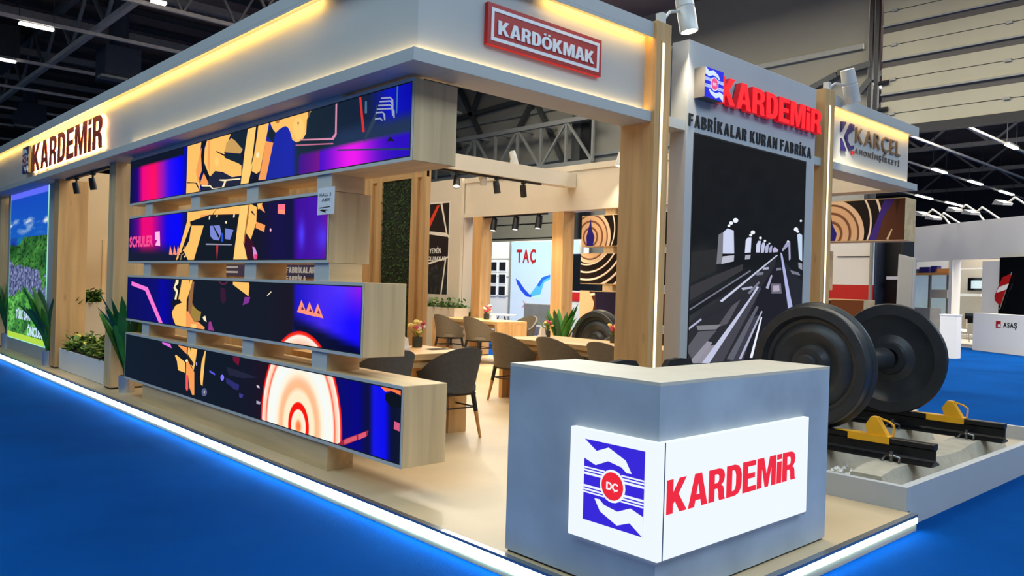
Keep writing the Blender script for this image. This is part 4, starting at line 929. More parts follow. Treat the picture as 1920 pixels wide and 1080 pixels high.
put_chair(copy_tree(ch_t), 8.76, 10.30, -90, 'taupe tub chair at the back table beside its end panel')
put_chair(copy_tree(ch_t), 8.76, 11.12, -90, 'taupe tub chair at the back table in front of the white planter')
put_chair(copy_tree(ch_t), 9.82, 10.4, 90, 'tan tub chair on the far side of the back table')
def task_chair(x, y, label):
    t = thing('task_chair', label, 'chair', (x, y, 0), 'black chairs behind the counter')
    prof = [(0, 0), (.15, .0), (.17, .2), (.16, .30), (.12, .345), (0, .355)]
    pts = prof + [(-a, b) for a, b in reversed(prof[1:-1])]
    MB().prism([(x + a, y + .2, .50 + b) for a, b in pts], (0, .05, .0)).build('backrest', 'black_fabric', t)
    box('seat', x - .22, x + .22, y - .24, y + .2, .44, .50, 'black_fabric', t, bevel=.02)
    MB().tube((x, y, .06), (x, y, .44), .03, 10).build('column', 'black_metal', t)
    b = MB()
    for i in range(5):
        w = i * 1.2566; b.bar((x, y, .06), (x + .26 * math.cos(w), y + .26 * math.sin(w), .05), .04, .03); b.tube((x + .26 * math.cos(w), y + .26 * math.sin(w), 0), (x + .26 * math.cos(w), y + .26 * math.sin(w), .05), .025, 8)
    b.build('star_base', 'black_metal', t)
task_chair(4.22, 3.24, 'black chair behind the counter left of the light line')
task_chair(4.74, 3.16, 'black chair behind the counter under the tunnel screen')

# table things ----------------------------------------------------------
def flowers(x, y, z, label, petals, r=.07):
    t = thing('flower_vase', label, 'flowers', (x, y, z), 'small flower vases on the tables')
    MB().lathe([(0, .001), (0, r * .62), (r * 1.3, r * .62), (r * 1.3, r * .5), (r * .3, r * .5)], (x, y, z), (0, 0, 1), 4 if r > .06 else 12).build('vase', 'vase_dark', t)
    rnd = random.Random(label)
    for i in range(16):
        w = rnd.uniform(0, 6.28); rr = rnd.uniform(0, r); h = r * rnd.uniform(1.9, 3.2); c = Vector((x + rr * math.cos(w), y + rr * math.sin(w), z + h))
        b = MB(); rb = r * rnd.uniform(.28, .42)
        b.lathe([(-rb * .7, .001), (-rb * .5, rb * .7), (0, rb), (rb * .45, rb * .75), (rb * .3, rb * .3), (rb * .5, .001)], c, (rnd.uniform(-.6, .1), rnd.uniform(-.6, .1), 1), 8)
        b.tube(c, Vector((x, y, z + r * 1.2)), .002, 4); b.build('flower', petals[i % len(petals)], t)
    b = MB()
    for i in range(9):
        w = rnd.uniform(0, 6.28); d_ = Vector((math.cos(w) * r, math.sin(w) * r, r * rnd.uniform(.5, 1.4))); o_ = Vector((x, y, z + r * 1.2)); s_ = Vector((-math.sin(w), math.cos(w), 0)) * r * .18
        b.add([o_, o_ + d_ * .6 + s_, o_ + d_, o_ + d_ * .6 - s_], [(0, 1, 2, 3)])
    b.build('foliage', 'hedge_leaf', t)
p = at(782, 651, z=.73); flowers(p.x, p.y, .73, 'yellow and pink flowers in a dark square vase on the nearest table', ('petal_yellow', 'petal_white', 'petal_yellow', 'petal_pink'), .075)
p = at(1026, 632, z=.715); flowers(p.x, p.y, .715, 'small flowers in a dark vase at the end of the table behind the counter', ('petal_yellow', 'petal_pink', 'hedge_leaf'), .06)
p = at(1150, 643, z=.715); flowers(p.x, p.y, .715, 'pink and yellow flowers beside the lit post', ('petal_pink', 'petal_yellow', 'petal_pink'), .065)
p = at(912, 599, z=.715); flowers(p.x, p.y, .715, 'red and cream flowers on the back table', ('petal_pink', 'petal_white', 'petal_white'), .08)
def napkins(u, v, z, label):
    p = at(u, v, z=z); t = thing('napkin_holder', label, 'napkin holder', (p.x, p.y, z), 'napkin holders on the tables')
    box('holder', p.x - .05, p.x + .05, p.y - .03, p.y + .03, z, z + .03, 'sign_white', t, bevel=.004)
    MB().prism([(p.x - .045, p.y - .02, z + .03), (p.x + .045, p.y - .02, z + .03), (p.x + .03, p.y - .02, z + .11), (p.x - .02, p.y - .02, z + .13)], (0, .035, 0)).build('napkin', 'paper', t)
napkins(757, 657, .73, 'white napkin holder on the nearest table'); napkins(1016, 633, .715, 'cream napkin holder on the table behind the counter'); napkins(925, 601, .715, 'cream napkin holder on the back table')
p = at(825, 655, z=.73)
t = thing('tablet', 'thin black tablet lying on the nearest table', 'tablet', (p.x, p.y, .73))
box('body', p.x - .13, p.x + .08, p.y - .05, p.y + .05, .73, .737, 'black_metal', t, bevel=.002); box('display', p.x - .12, p.x + .07, p.y - .043, p.y + .043, .7371, .7378, 'screen_off', t)

# ------------------------------------------------------------------ partition with oak posts, moss and the lit company panel
WX = 5.2
pt = thing('partition', 'oak clad partition with a dark moss panel inside the stand', 'partition', (WX + .1, 9, 0))
def py_(u, v=500): return at(u, v, x=WX).y
box('core', WX + .035, WX + .06, py_(795), 13.2, 0, 2.61, 'amber_oak_z', pt)
for ua, ub in ((795, 786), (778, 767), (712, 703), (694, 684)): box('post', WX, WX + .035, py_(ua), py_(ub), 0, 2.61, 'amber_oak_z', pt)
box('post', WX, WX + .035, py_(684), 13.2, 0, 2.61, 'amber_oak_z', pt)
box('top_rail', WX + .003, WX + .034, py_(795), py_(684), 2.50, 2.61, 'amber_oak_y', pt)
box('moss_board', WX + .022, WX + .035, py_(767), py_(712), 0, 2.5, 'moss', pt)
ms = MB(); ya0, ya1 = py_(768), py_(712)
for i in range(2600):
    c = Vector((WX + .021, random.uniform(ya0, ya1), random.uniform(.05, 2.49))); w = random.uniform(0, 6.28); r = random.uniform(.012, .03)
    d_ = Vector((-random.uniform(.3, 1.1), math.cos(w), math.sin(w))) * r; s_ = Vector((0, -math.sin(w), math.cos(w))) * r * .4
    ms.add([c, c + d_ * .5 + s_, c + d_, c + d_ * .5 - s_], [(0, 1, 2, 3)])
ms.build('moss', 'moss_tuft', pt, kind='stuff')
cp = thing('company_panel', 'dark navy wall panel with white stripes and lettering behind the screen boxes', 'sign', (WX - .02, 9, 1.0))
a0, a1 = -at(415, 510, x=WX).y, -at(594, 510, x=WX).y
plate('panel', YF(WX - .002), [(a0, 1.35), (a1, 1.35), (a1, 1.72), (a0, 1.72)], 'navy_paint', cp, 0, .02)
w_ = a1 - a0
for i in range(5): plate('stripe', YF(WX - .0225), [(a0, 1.40 + i * .075), (a0 + w_ * .22, 1.40 + i * .075), (a0 + w_ * .22, 1.43 + i * .075), (a0, 1.43 + i * .075)], 'sign_white', cp, 0, .003)
ta, tb = -at(540, 505, x=WX).y, -at(594, 505, x=WX).y
za, zb = at(560, 512, x=WX).z, at(560, 501, x=WX).z
letters(YF(WX - .0225), 'FABRİKALAR', ta, tb, za, zb, 'sign_white', cp, depth=.004, style='block', gap=.12, joined=True, name='lettering')
letters(YF(WX - .0225), 'FABRİKA', ta, ta + (tb - ta) * .7, za - .12, zb - .12, 'sign_white', cp, depth=.004, style='block', gap=.12, joined=True, name='lettering')
letters(YF(WX - .0025), 'KARDEMiR', -at(262, 396, x=WX).y, -at(372, 396, x=WX).y, 2.0, 2.34, 'red_paint', cp, depth=.03, style='block', gap=.05)
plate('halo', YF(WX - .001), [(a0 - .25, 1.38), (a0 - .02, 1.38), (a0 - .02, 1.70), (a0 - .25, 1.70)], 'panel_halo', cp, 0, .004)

# ------------------------------------------------------------------ left end: columns, planter, poster screen
def column(x0, x1, y0, y1, label, m_='oak_z'):
    t = thing('column', label, 'column', ((x0 + x1) / 2, (y0 + y1) / 2, 0), 'oak columns of the stand')
    box('shaft', x0, x1, y0, y1, 0.02, FZ0, m_, t, bevel=.003); box('foot', x0 + .008, x1 - .008, y0 + .008, y1 - .008, 0, .02, 'ink_black', t)
ya = lambda u, v=500, x=2.84: at(u, v, x=x).y
column(2.84, 3.75, 9.86, 10.1, 'oak column directly left of the long screen boxes')
column(2.84, at(163, 480, y=12.36).x, 12.36, 12.62, 'oak column between the planter and the city poster', 'amber_oak_z')  # amber copy of the oak: warm lamp light put into this column's colour
column(2.84, 3.6, 16.25, 16.6, 'oak column at the left edge of the picture')
pl = thing('planter', 'long white planter box with yellow-green plants between two oak columns', 'planter', (3.1, 11.2, 0))
box('trough', 2.89, 3.35, 10.12, 12.34, .004, .28, 'booth_white', pl); box('soil', 2.905, 3.335, 10.13, 12.33, .27, .285, 'soil', pl)
def bush(name, x0, x1, y0, y1, z0, h, mats_, parent, n, size=.06, rnd=random):
    for k_, mt in enumerate(mats_):
        b = MB()
        for i in range(n // len(mats_)):
            c = Vector((rnd.uniform(x0, x1), rnd.uniform(y0, y1), 0)); c.z = z0 + rnd.random() ** 1.3 * h * (.6 + .4 * math.sin(c.y * 9 + c.x * 5 + k_))
            w = rnd.uniform(0, 6.28); e = rnd.uniform(-.3, .9); r = size * rnd.uniform(.6, 1.3)
            d_ = Vector((math.cos(w) * math.cos(e), math.sin(w) * math.cos(e), math.sin(e))) * r; s_ = d_.cross(Vector((0, 0, 1))).normalized() * r * .32; nrm = s_.cross(d_).normalized() * r * .08
            b.add([c, c + d_ * .45 + s_ + nrm, c + d_, c + d_ * .45 - s_ + nrm], [(0, 1, 2), (0, 2, 3)])
        b.build(name, mt, parent, kind='stuff')
bush('foliage', 2.93, 3.3, 10.2, 12.25, .28, .24, ('hedge_yellow', 'hedge_leaf', 'hedge_dark'), pl, 1500, .085)
def leaf(base, dirv, length, width, parent, mt, droop=.35, name='leaf'):
    """long arching leaf with a folded midrib"""
    d_ = Vector(dirv).normalized(); up = Vector((0, 0, 1)); side = d_.cross(up)
    side = side.normalized() if side.length > .05 else Vector((1, 0, 0)); v = []; n = 7
    for i in range(n + 1):
        s_ = i / n; c = Vector(base) + d_ * length * s_ - up * droop * length * s_ * s_
        wd_ = width * math.sin(math.pi * min(1, .08 + s_ * .92)) ** .8 * .5 + .002
        lift = side.cross(d_).normalized() * wd_ * .35
        v += [c - side * wd_ + lift, c, c + side * wd_ + lift]
    f = []
    for i in range(n):
        for j in (0, 1): f.append((3 * i + j, 3 * i + j + 1, 3 * i + 4 + j, 3 * i + 3 + j))
    return mesh(name, v, f, mt, parent, smooth=60)
def palm(x, y, h, n, spread, label, pot=('chrome', .085, .19), seed=1, lean=(0, 0), width=.10, z0=0):
    rnd = random.Random(seed); t = thing('potted_palm', label, 'potted plant', (x, y, z0), 'potted palms on the stand')
    mt, r, ph = pot
    MB().lathe([(0, .001), (0, r * .96), (ph, r), (ph, r * .9), (ph - .03, r * .9)], (x, y, z0), (0, 0, 1), 28).build('pot', mt, t, smooth=40)
    MB().lathe([(ph - .025, .001), (ph - .025, r * .89)], (x, y, z0), (0, 0, 1), 16).build('soil', 'soil', t)
    for i in range(n):
        w = i * 2.4 + rnd.uniform(-.3, .3); s_ = spread * rnd.uniform(.5, 1.0)
        b = Vector((x + math.cos(w) * r * .3, y + math.sin(w) * r * .3, z0 + ph - .02 + rnd.uniform(0, .3) * (h - ph)))
        L_ = (h - (b.z - z0)) * rnd.uniform(.75, 1.1) * 1.15
        leaf(b, (math.cos(w) * s_ + lean[0], math.sin(w) * s_ + lean[1], 1), L_, width * rnd.uniform(.8, 1.2), t, 'palm_leaf' if i % 3 else 'palm_leaf_dark', rnd.uniform(.05, .3))
    b = MB()
    for i in range(5):
        w = i * 1.257; b.tube((x + math.cos(w) * r * .3, y + math.sin(w) * r * .3, z0 + ph - .03), (x + math.cos(w) * r * .4, y + math.sin(w) * r * .4, z0 + ph + .25 * (h - ph)), .008, 6)
    b.build('stems', 'palm_leaf_dark', t)
    return t
palm(2.93, 9.56, 1.16, 36, .55, 'tall palm in a chrome pot beside the long screen boxes', seed=3, width=.095)
palm(2.86, 12.78, 1.15, 26, .6, 'palm in a chrome pot in front of the city poster', seed=5, width=.11, pot=('chrome', .08, .22))
palm(2.95, 16.05, 1.15, 18, .35, 'dark palm cut by the left edge of the picture', seed=9, width=.11, pot=('chrome', .09, .25))
ps = thing('poster_screen', 'tall lit poster screen with a green city landscape', 'screen', (3.0, 14.6, 0))
box('frame', 2.93, 3.2, 12.95, 16.1, 0.0, FZ0, 'cool_grey', ps)
A = at(92, 345, x=2.925); B = at(14.5, 630, x=2.925); A2 = at(85, 650, x=2.925)
pa0, pa1, pb0, pb1 = -B.y, -A.y, (B.z + A2.z) / 2, A.z
box('bezel', 2.922, 2.93, -pa1 - .015, -pa0 + .015, pb0 - .015, pb1 + .015, 'screen_edge', ps)
pc = Picture(YF(2.9215), pa0, pa1, pb0, pb1)
def city(a, b):
    s_ = (a - pa0) / (pa1 - pa0); t_ = (pb1 - b) / (pb1 - pb0)
    n1 = noise.fractal(Vector((s_ * 5, t_ * 9, 3)), 1, 2, 4); n2 = noise.noise(Vector((s_ * 30, t_ * 60, 8)))
    if t_ < .045: return C(96, 108, 250)
    if t_ < .31:
        cl = max(0, noise.fractal(Vector((s_ * 3 + 2, t_ * 16, 1)), 1, 2, 4)) * max(0, 1 - abs(t_ - .22) * 12)
        return C(*[q_ + (225 - q_) * min(1, cl * 2.2) for q_ in (20, 70 + 70 * t_, 190)])
    ridge = .36 - .10 * s_ + .03 * math.sin(s_ * 9) + .02 * n1
    g = max(0, min(1, .5 + .8 * n1)); sh = 1 if n2 > -.2 else .55
    if t_ < ridge: return C(24, 84 + 50 * n1, 165)
    hills = C((24 + 56 * g) * sh, (70 + 84 * g) * sh, (34 + 30 * g) * sh)
    if t_ < .47 + .08 * s_ + .03 * n1: return hills
    low = .66 + .10 * s_ + .05 * math.cos(s_ * 6) + .04 * n1
    if t_ < low:
        c_ = noise.noise(Vector((s_ * 26, t_ * 46, 2))) + .5 * noise.noise(Vector((s_ * 60, t_ * 110, 5))); c_ = max(0, min(1, .42 + .8 * c_))
        return C(40 + 130 * c_, 52 + 124 * c_, 86 + 140 * c_) if n1 < .35 else hills
    return C((40 + 70 * g) * sh, (104 + 96 * g) * sh, (44 + 46 * g) * sh)
pc.grid(city, 70, 150)
pc.poly([(pa0, pb0), (pa1, pb0), (pa1, pb0 + .09), (pa0, pb0 + .09)], C(180, 220, 70))
pc.build('screen_image', 'screen_picture', ps)
w_ = pa1 - pa0; h_ = pb1 - pb0
letters(YF(2.9205), 'TÜRK SANAYİSİNİN', pa0 + w_ * .24, pa1 - w_ * .02, pb0 + h_ * .14, pb0 + h_ * .20, 'neon_white', ps, depth=.001, bold=.03, gap=.05, joined=True, name='lettering')
letters(YF(2.9205), 'ÖNCÜSÜ', pa0 + w_ * .56, pa1 - w_ * .02, pb0 + h_ * .045, pb0 + h_ * .105, 'neon_white', ps, depth=.001, bold=.03, gap=.05, joined=True, name='lettering')
# tan cabin wall and white planter behind the columns
cw = thing('cabin_wall', 'plain tan cabin wall behind the oak columns at the left', 'wall', (4.4, 14.5, 0))
box('wall_sheet', 3.35, 5.2, 14.5, 14.6, 0, 3.0, 'tan_paint', cw)
xd = at(190, 500, y=14.5).x; box('door_leaf', 3.4, xd, 14.47, 14.5, .0, at(190, 452, y=14.47).z, 'tan_paint', cw); box('door_frame', xd, xd + .05, 14.46, 14.5, 0, at(190, 450, y=14.47).z, 'oak_z', cw)
p2 = thing('planter', 'white upright planter with dark green plants behind the left columns', 'planter', (3.9, 13.6, 0))
zp = at(180, 567, y=13.3).z; xa, xb_ = at(150, 567, y=13.3).x, at(198, 567, y=13.3).x
box('trough', xa, xb_, 13.3, 13.8, 0, zp, 'white_paint', p2); bush('foliage', xa + .02, xb_ - .02, 13.32, 13.78, zp - .02, .2, ('hedge_dark', 'hedge_leaf'), p2, 400, .10)
def track_spot(x, y, zt, aim, label, power=25, group='black track spotlights', L=.15, r=.04, ang=60):
    return spotlight(x, y, zt - .13, aim, (x, y, zt), label, r=r, L=L, power=power, body='black_metal', name='track_spotlight', group=group, ang=ang)
tk = thing('track', 'black lamp track under the long left fascia', 'lamp track', (2.9, 11.4, FZ0 - .03)); box('rail_body', 2.88, 2.92, 10.3, 12.2, FZ0 - .03, FZ0, 'black_metal', tk)
track_spot(2.9, 11.75, FZ0 - .03, (.2, 0, -1), 'black track spotlight over the planter, left of two', 28)
track_spot(2.9, 11.0, FZ0 - .03, (.2, 0, -1), 'black track spotlight over the planter, right of two', 28)

# ------------------------------------------------------------------ inside lamps
tk = thing('track', 'black lamp track under the white cross beam', 'lamp track', (7.9, 9.2, 2.96)); box('rail_body', 3.6, 9.0, 9.16, 9.20, 2.96, 2.99, 'black_metal', tk)
for x, aim, lab in ((7.28, (-.4, -.45, -1), 'black spotlight nearest the screen box on the cross beam track'), (8.06, (.15, -.1, -1), 'upright black spotlight on the cross beam track'), (8.62, (.35, .2, -1), 'black spotlight tilted away at the end of the cross beam track'), (5.6, (-.3, -.5, -1), 'black spotlight on the hidden part of the cross beam track')):
    track_spot(x, 9.18, 2.96, aim, lab, 120, L=.19, r=.05, ang=95)
tk = thing('track', 'black lamp track under the far white fascia', 'lamp track', (9.8, 11, FZ0 - .03)); box('rail_body', 9.78, 9.82, at(1026, 410, x=9.8).y, at(904, 410, x=9.8).y, FZ0 - .03, FZ0, 'black_metal', tk)
for y, lab in zip([at(u, 420, x=9.8).y for u in (926, 967, 1010)], ('left black spotlight between the far oak columns', 'middle black spotlight between the far oak columns', 'right black spotlight between the far oak columns')): track_spot(9.8, y, FZ0 - .03, (-.25, -.1, -1), lab, 80, L=.24, r=.06)
p = at(963, 300, y=9.2); spotlight(p.x, p.y, p.z + .03, (.25, -.15, -1), (p.x - .02, 9.2, 3.22), 'white spotlight on top of the cross beam', r=.055, L=.22, power=60, ang=90)
p = at(906, 337, y=9.25); spotlight(p.x, p.y, p.z, (.1, .1, -1), (p.x - .02, 9.27, 2.93), 'small white spotlight below the cross beam', r=.05, L=.18, power=60, ang=90)
p = at(1163, 305, x=9.62); spotlight(p.x, p.y, p.z + .05, (-.2, .1, -1), (9.72, p.y, p.z + .12), 'white spotlight glowing beside the lit post', r=.055, L=.22, power=60, ang=90)

# ------------------------------------------------------------------ far side: columns, printed boxes, wall poster, planter, wheel
FX = 9.89
for ua, lab in ((898, 'oak column at the far side beside the tub chairs'), (1051, 'oak column at the far side beside the printed boxes')):
    y = at(ua, 600, x=9.73).y
    t = thing('column', lab, 'column', (9.88, y + .13, 0), 'oak columns of the stand'); box('shaft', 9.73, 10.0, y, y + .26, .02, FZ0, 'amber_oak_z', t, bevel=.003); box('foot', 9.738, 9.992, y + .008, y + .252, 0, .02, 'ink_black', t)
FBX = 9.718
fbz = [(2.003, 2.511), (1.40, 1.90), (.80, 1.29), (.19, .69)]; fby = [3.80, 4.80, 4.25, 3.85]; fyl = 8.92
FN = ('topmost printed box of the far rack with rings and purple fan blade', 'second printed box of the far rack with curved white ribs', 'third printed box of the far rack with brown and blue print', 'lowest printed box of the far rack behind the train wheels')
sand, brn, blk, prp = C(226, 182, 140), C(84, 46, 30), C(34, 24, 22), C(70, 50, 140)
fr_k = thing('screen_rack', 'oak spacer frame carrying the printed boxes at the far side', 'rack', (FBX + .15, 6.5, 0))
box('plinth', FBX + .02, FBX + .24, 4.9, fyl - .4, 0, fbz[3][0], 'oak_y', fr_k)
for i in range(3):
    for y in (8.35, 7.1, 5.9, 4.95): box('spacer', FBX + .02, FBX + .26, y - .1, y + .1, fbz[i + 1][1], fbz[i][0], 'oak_x', fr_k)
for y in (8.35, 5.9): box('spacer', FBX + .04, FBX + .26, y - .1, y + .1, fbz[0][1], FZ0, 'oak_x', fr_k)
for i, (z0, z1) in enumerate(fbz):
    t = thing('printed_box', FN[i], 'display box', (FBX + .15, (fby[i] + fyl) / 2, z0), 'printed boxes of the far rack')
    box('case', FBX, FBX + .31, fby[i], fyl, z0, z1, 'oak_y', t, bevel=.003)
    pc = Picture(YF(FBX - .001), -fyl + .004, -fby[i] - .004, z0 + .01, z1 - .01)
    pc.grid(lambda a, b: tuple(c_ * (.8 + .5 * noise.noise(Vector((a * 3, b * 5, i)))) for c_ in (brn if i > 1 else blk)), 60, 8)
    if i < 3:
        for (ya_, zc, sg_) in ((at(1107, 445, x=FBX).y, 2.16, 1), (at(1556, 440, x=FBX).y, 2.10, 1)):
            rings = [(0, blk), (.16, C(24, 24, 80)), (.18, sand), (.30, sand), (.31, C(110, 70, 50)), (.38, C(150, 100, 70)), (.39, sand), (.55, sand), (.57, C(120, 76, 54)), (.63, C(140, 94, 66)), (.64, sand), (.80, sand), (.81, C(120, 80, 56)), (.86, C(120, 80, 56)), (.87, C(236, 200, 164)), (1.0, C(236, 200, 164))]
            for k_ in range(5): pc.ring(-ya_ - .06, zc + .12, .58 + k_ * .125, [(.96, C(226, 196, 168)), (.975, C(255, 240, 220)), (1.0, C(236, 200, 168))], n=64)
            pc.ring(-ya_, zc, .43, rings, n=48)
            pc.poly([(-ya_ - .07, zc - .14), (-ya_ + .06, zc - .14), (-ya_ + .09, zc), (-ya_ + .03, zc + .12), (-ya_, zc + .3), (-ya_ - .05, zc + .12), (-ya_ - .09, zc)], C(40, 34, 130))
        if i == 0:
            fp = lambda pts: [pxy(1540 + a_ / 4.908, 340 + b_ / 4.908, FBX) for a_, b_ in pts]
            pc.poly(fp([(690, 120), (800, 120), (800, 560), (470, 560), (560, 350)]), C(92, 52, 34)); pc.poly(fp([(600, 120), (700, 120), (570, 340), (500, 560), (420, 560), (500, 380)]), C(66, 44, 128))
            pc.poly(fp([(680, 130), (740, 130), (690, 300)]), C(70, 40, 28)); pc.poly(fp([(645, 435), (656, 440), (615, 540), (597, 530)]), C(226, 190, 150))
        if i == 2:
            pc.poly([(-8.5, .8), (-8.6, 1.29), (-7.95, 1.29), (-8.2, .9)], C(30, 24, 50)); pc.poly([(-8.15, .8), (-7.85, 1.29), (-7.3, 1.29), (-7.3, .8)], C(120, 70, 44))
            pc.poly([(-8.92, .8), (-8.92, 1.29), (-8.72, 1.29), (-8.6, 1.1), (-8.66, .8)], sand); pc.poly([(-5.0, 1.1), (-4.85, 1.29), (-4.7, 1.29), (-4.85, .8), (-5.0, .8)], C(60, 90, 190)); pc.poly([(-4.8, .8), (-4.65, 1.29), (-4.25, 1.29), (-4.25, .8)], C(110, 62, 36))
    pc.build('print', 'print_picture', t)
wl = thing('poster_wall', 'white wall panel with a black and red poster behind the back table', 'wall', (9.85, 13.6, 0))
ywr = at(862, 500, x=9.66).y
box('panel', 9.66, 9.725, ywr, 16.2, 0, FZ3, 'white_paint', wl)
box('return', 9.74, 10.0, ywr - .0, ywr + .06, 0, FZ0, 'white_paint', wl)
pc = Picture(YF(9.658), -13.6, -at(842, 450, x=9.65).y, 1.12, 2.95)
a0, a1, b0, b1 = pc.r
pc.grid(lambda a, b: C(*( (44, 36, 34) if b > 1.7 else [40 + 60 * max(0, noise.noise(Vector((a * 14, b * 14, 0))))] * 3)), 30, 40)
Wt = C(232, 226, 214)
pc.poly([(a0, b1), (a1, b1), (a1, b1 - .03), (a0, b1 - .03)], Wt); pc.poly([(a1 - .03, b1), (a1, b1), (a1, b0), (a1 - .03, b0)], Wt)
pc.poly([(a1 - .33, b1), (a1 - .27, b1), (a1 - .06, b1 - .66), (a1 - .10, b1 - .66)], Wt); pc.poly([(a1 - .75, b1 - .46), (a1 - .42, b1 - .06), (a1 - .34, b1 - .06), (a1 - .66, b1 - .52)], C(224, 70, 44))
pc.poly([(a0, b1 - .52), (a1 - .12, b1 - .62), (a1, b1 - .68), (a1, b1 - .76), (a1 - .05, b1 - .70), (a0, b1 - .57)], Wt); pc.poly([(a0, b0 + .52), (a1 - .05, b0 + .74), (a1, b0 + .80), (a1, b0 + .72), (a0, b0 + .47)], Wt); pc.poly([(a1 - .12, b0 + .7), (a1 - .08, b0 + .7), (a1 - .2, b0), (a1 - .24, b0)], Wt)
pc.build('poster', 'print_picture', wl)
zt = at(820, 470, x=9.65).z
letters(YF(9.656), "YE'NİN", -at(805, 470, x=9.65).y, -at(826, 470, x=9.65).y, zt - .05, zt + .05, 'sign_white', wl, depth=.002, bold=.02, joined=True, name='lettering')
letters(YF(9.656), 'OLU RAYLARI', -at(803, 480, x=9.65).y, -at(836, 480, x=9.65).y, zt - .2, zt - .11, 'sign_white', wl, depth=.002, bold=.02, joined=True, name='lettering')
p3 = thing('planter', 'tall beige planter box with a green hedge in front of the poster', 'planter', (9.4, 13, 0))
yr = at(851, 600, x=9.3).y
box('trough', 9.3, 9.65, yr, 15.0, 0, .88, 'booth_beige', p3); bush('foliage', 9.3, 9.65, yr, 14.9, .85, .2, ('hedge_dark', 'hedge_leaf'), p3, 900, .09)
p = at(868, 640, x=9.3); palm(9.86, 11.95, 1.08, 10, .40, 'palm beside the beige planter at the back', pot=('white_paint', .09, .4), seed=12, width=.12)
p = at(1070, 640, x=8.6); palm(8.55, 8.20, 1.05, 24, .5, 'palm with broad bright leaves beside the displayed wheel', pot=('booth_beige', .12, .35), seed=21, width=.10)
wt = thing('train_wheel', 'single dark train wheel displayed inside the stand', 'train wheel', (8.95, 7.86, 0))
MB().lathe(wprof, (8.9, 7.86, .53), (1, 0, 0), 60).build('wheel', 'steel_black', wt, smooth=28)
box('stand', 8.86, 9.1, 7.61, 8.11, 0, .10, 'booth_beige', wt)

# ================================================================== NEIGHBOUR STAND seen through the far side
NX = 14.5
nw = thing('neighbour_wall', 'white panel wall of the neighbouring stand with six black squares', 'wall', (NX + .1, 14, -.1))
Yn = lambda u, v=500: at(u, v, x=NX).y
Zn = lambda v, u=960: at(u, v, x=NX).z
for ua, ub in ((850, 913), (913, 957), (957, 1100)): box('wall_sheet', NX, NX + .08, Yn(ub) + .006, Yn(ua) - .006, -.1, 2.52, 'booth_white', nw, bevel=.004)
for r0, r1 in ((491.7, 507.5), (515, 531), (537.5, 554)):
    for c0, c1 in ((898, 909), (920, 932), (937.5, 949)):
        box('square_frame', NX - .02, NX, Yn(c1) - .03, Yn(c0) + .03, Zn(r1) - .04, Zn(r0) + .04, 'sign_white', nw); box('square', NX - .026, NX - .02, Yn(c1), Yn(c0), Zn(r1), Zn(r0), 'black_metal', nw)
box('red_block', NX - .03, NX, Yn(881), Yn(864), 1.07, 1.58, 'red_paint', nw)
for u in (915, 957, 1092): box('profile', NX - .03, NX, Yn(u) - .025, Yn(u) + .025, -.1, 2.52, 'hall_steel', nw)
for v in (485, 519, 555): box('rail_line', NX - .012, NX - .001, Yn(957), Yn(913), Zn(v) - .008, Zn(v) + .008, 'hall_steel', nw)
bn = thing('banner', 'pale blue banner with red title and blue ribbon beyond the far columns', 'banner', (NX - .05, 14, .4))
ba0, ba1, bb0, bb1 = -Yn(961), -Yn(1088), .35, 2.50
box('sheet', NX - .05, NX - .035, -ba1, -ba0, bb0, bb1, 'booth_white', bn)
pc = Picture(YF(NX - .051), ba0, ba1, bb0, bb1)
pc.grid(lambda a, b: C(*[lo + (hi - lo) * ((b - bb0) / (bb1 - bb0)) for lo, hi in zip((232, 240, 246), (178, 208, 238))]), 6, 10)
zT = lambda p: [pxy(900 + a / 6, 520 + b / 6, NX - .05) for a, b in p]
for pts, c in (([(400, 10), (440, 40), (500, 130), (560, 195), (600, 180), (575, 225), (520, 215), (460, 150), (420, 80)], C(40, 80, 220)), ([(560, 195), (640, 90), (690, 10), (790, -20), (790, 20), (720, 60), (680, 190), (600, 215)], C(90, 190, 232)), ([(640, 90), (700, 0), (790, -30), (790, -5), (720, 30), (668, 110)], C(40, 110, 222)), ([(600, 210), (690, 190), (690, 245), (610, 240)], C(200, 240, 226)), ([(480, 255), (510, 290), (500, 330), (470, 345), (495, 300)], C(226, 130, 140))): pc.poly(zT(pts), c)
pc.build('print', 'print_picture', bn)
letters(YF(NX - .0522), 'TAÇ', -Yn(971), -Yn(1007), Zn(492), Zn(468), 'sign_red', bn, depth=.003, bold=.03, gap=.1)
fx_ = at(1005, 600, x=13.2)
dk = thing('sofa_bench', 'grey padded bench in front of the pale blue banner', 'bench', (13.2, fx_.y, -.1))
ya0, ya1 = at(1040, 590, x=13.2).y, at(973, 590, x=13.2).y
box('back', 13.35, 13.5, ya0, ya1, .2, .92, 'grey_sofa', dk, bevel=.02); box('seat', 12.9, 13.35, ya0, ya1, .2, .42, 'grey_sofa', dk, bevel=.02)
for yy in (ya0 + .1, ya1 - .1): box('foot', 12.95, 13.45, yy - .03, yy + .03, -.1, .2, 'hall_steel', dk)
tb_ = thing('side_table', 'pale round side table on black legs beyond the back table', 'table', (12.6, at(940, 600, x=12.6).y, -.1))
ty_ = W[tb_].y
MB().lathe([(0, .001), (0, .36), (.03, .36), (.03, .001)], (12.6, ty_, .62), (0, 0, 1), 24).build('top', 'booth_white', tb_)
lgb = MB()
for w in (0, 1.57, 3.14, 4.71): MB().tube((12.6 + .1 * math.cos(w), ty_ + .1 * math.sin(w), .62), (12.6 + .3 * math.cos(w), ty_ + .3 * math.sin(w), -.1), .014, 6).build('leg', 'black_metal', tb_)
tv = thing('dark_screen', 'dark screen with red board below right of the banner', 'screen', (14.2, at(1080, 500, x=14.2).y, -.1))
y0_, y1_ = at(1128, 500, x=14.2).y, at(1066, 500, x=14.2).y
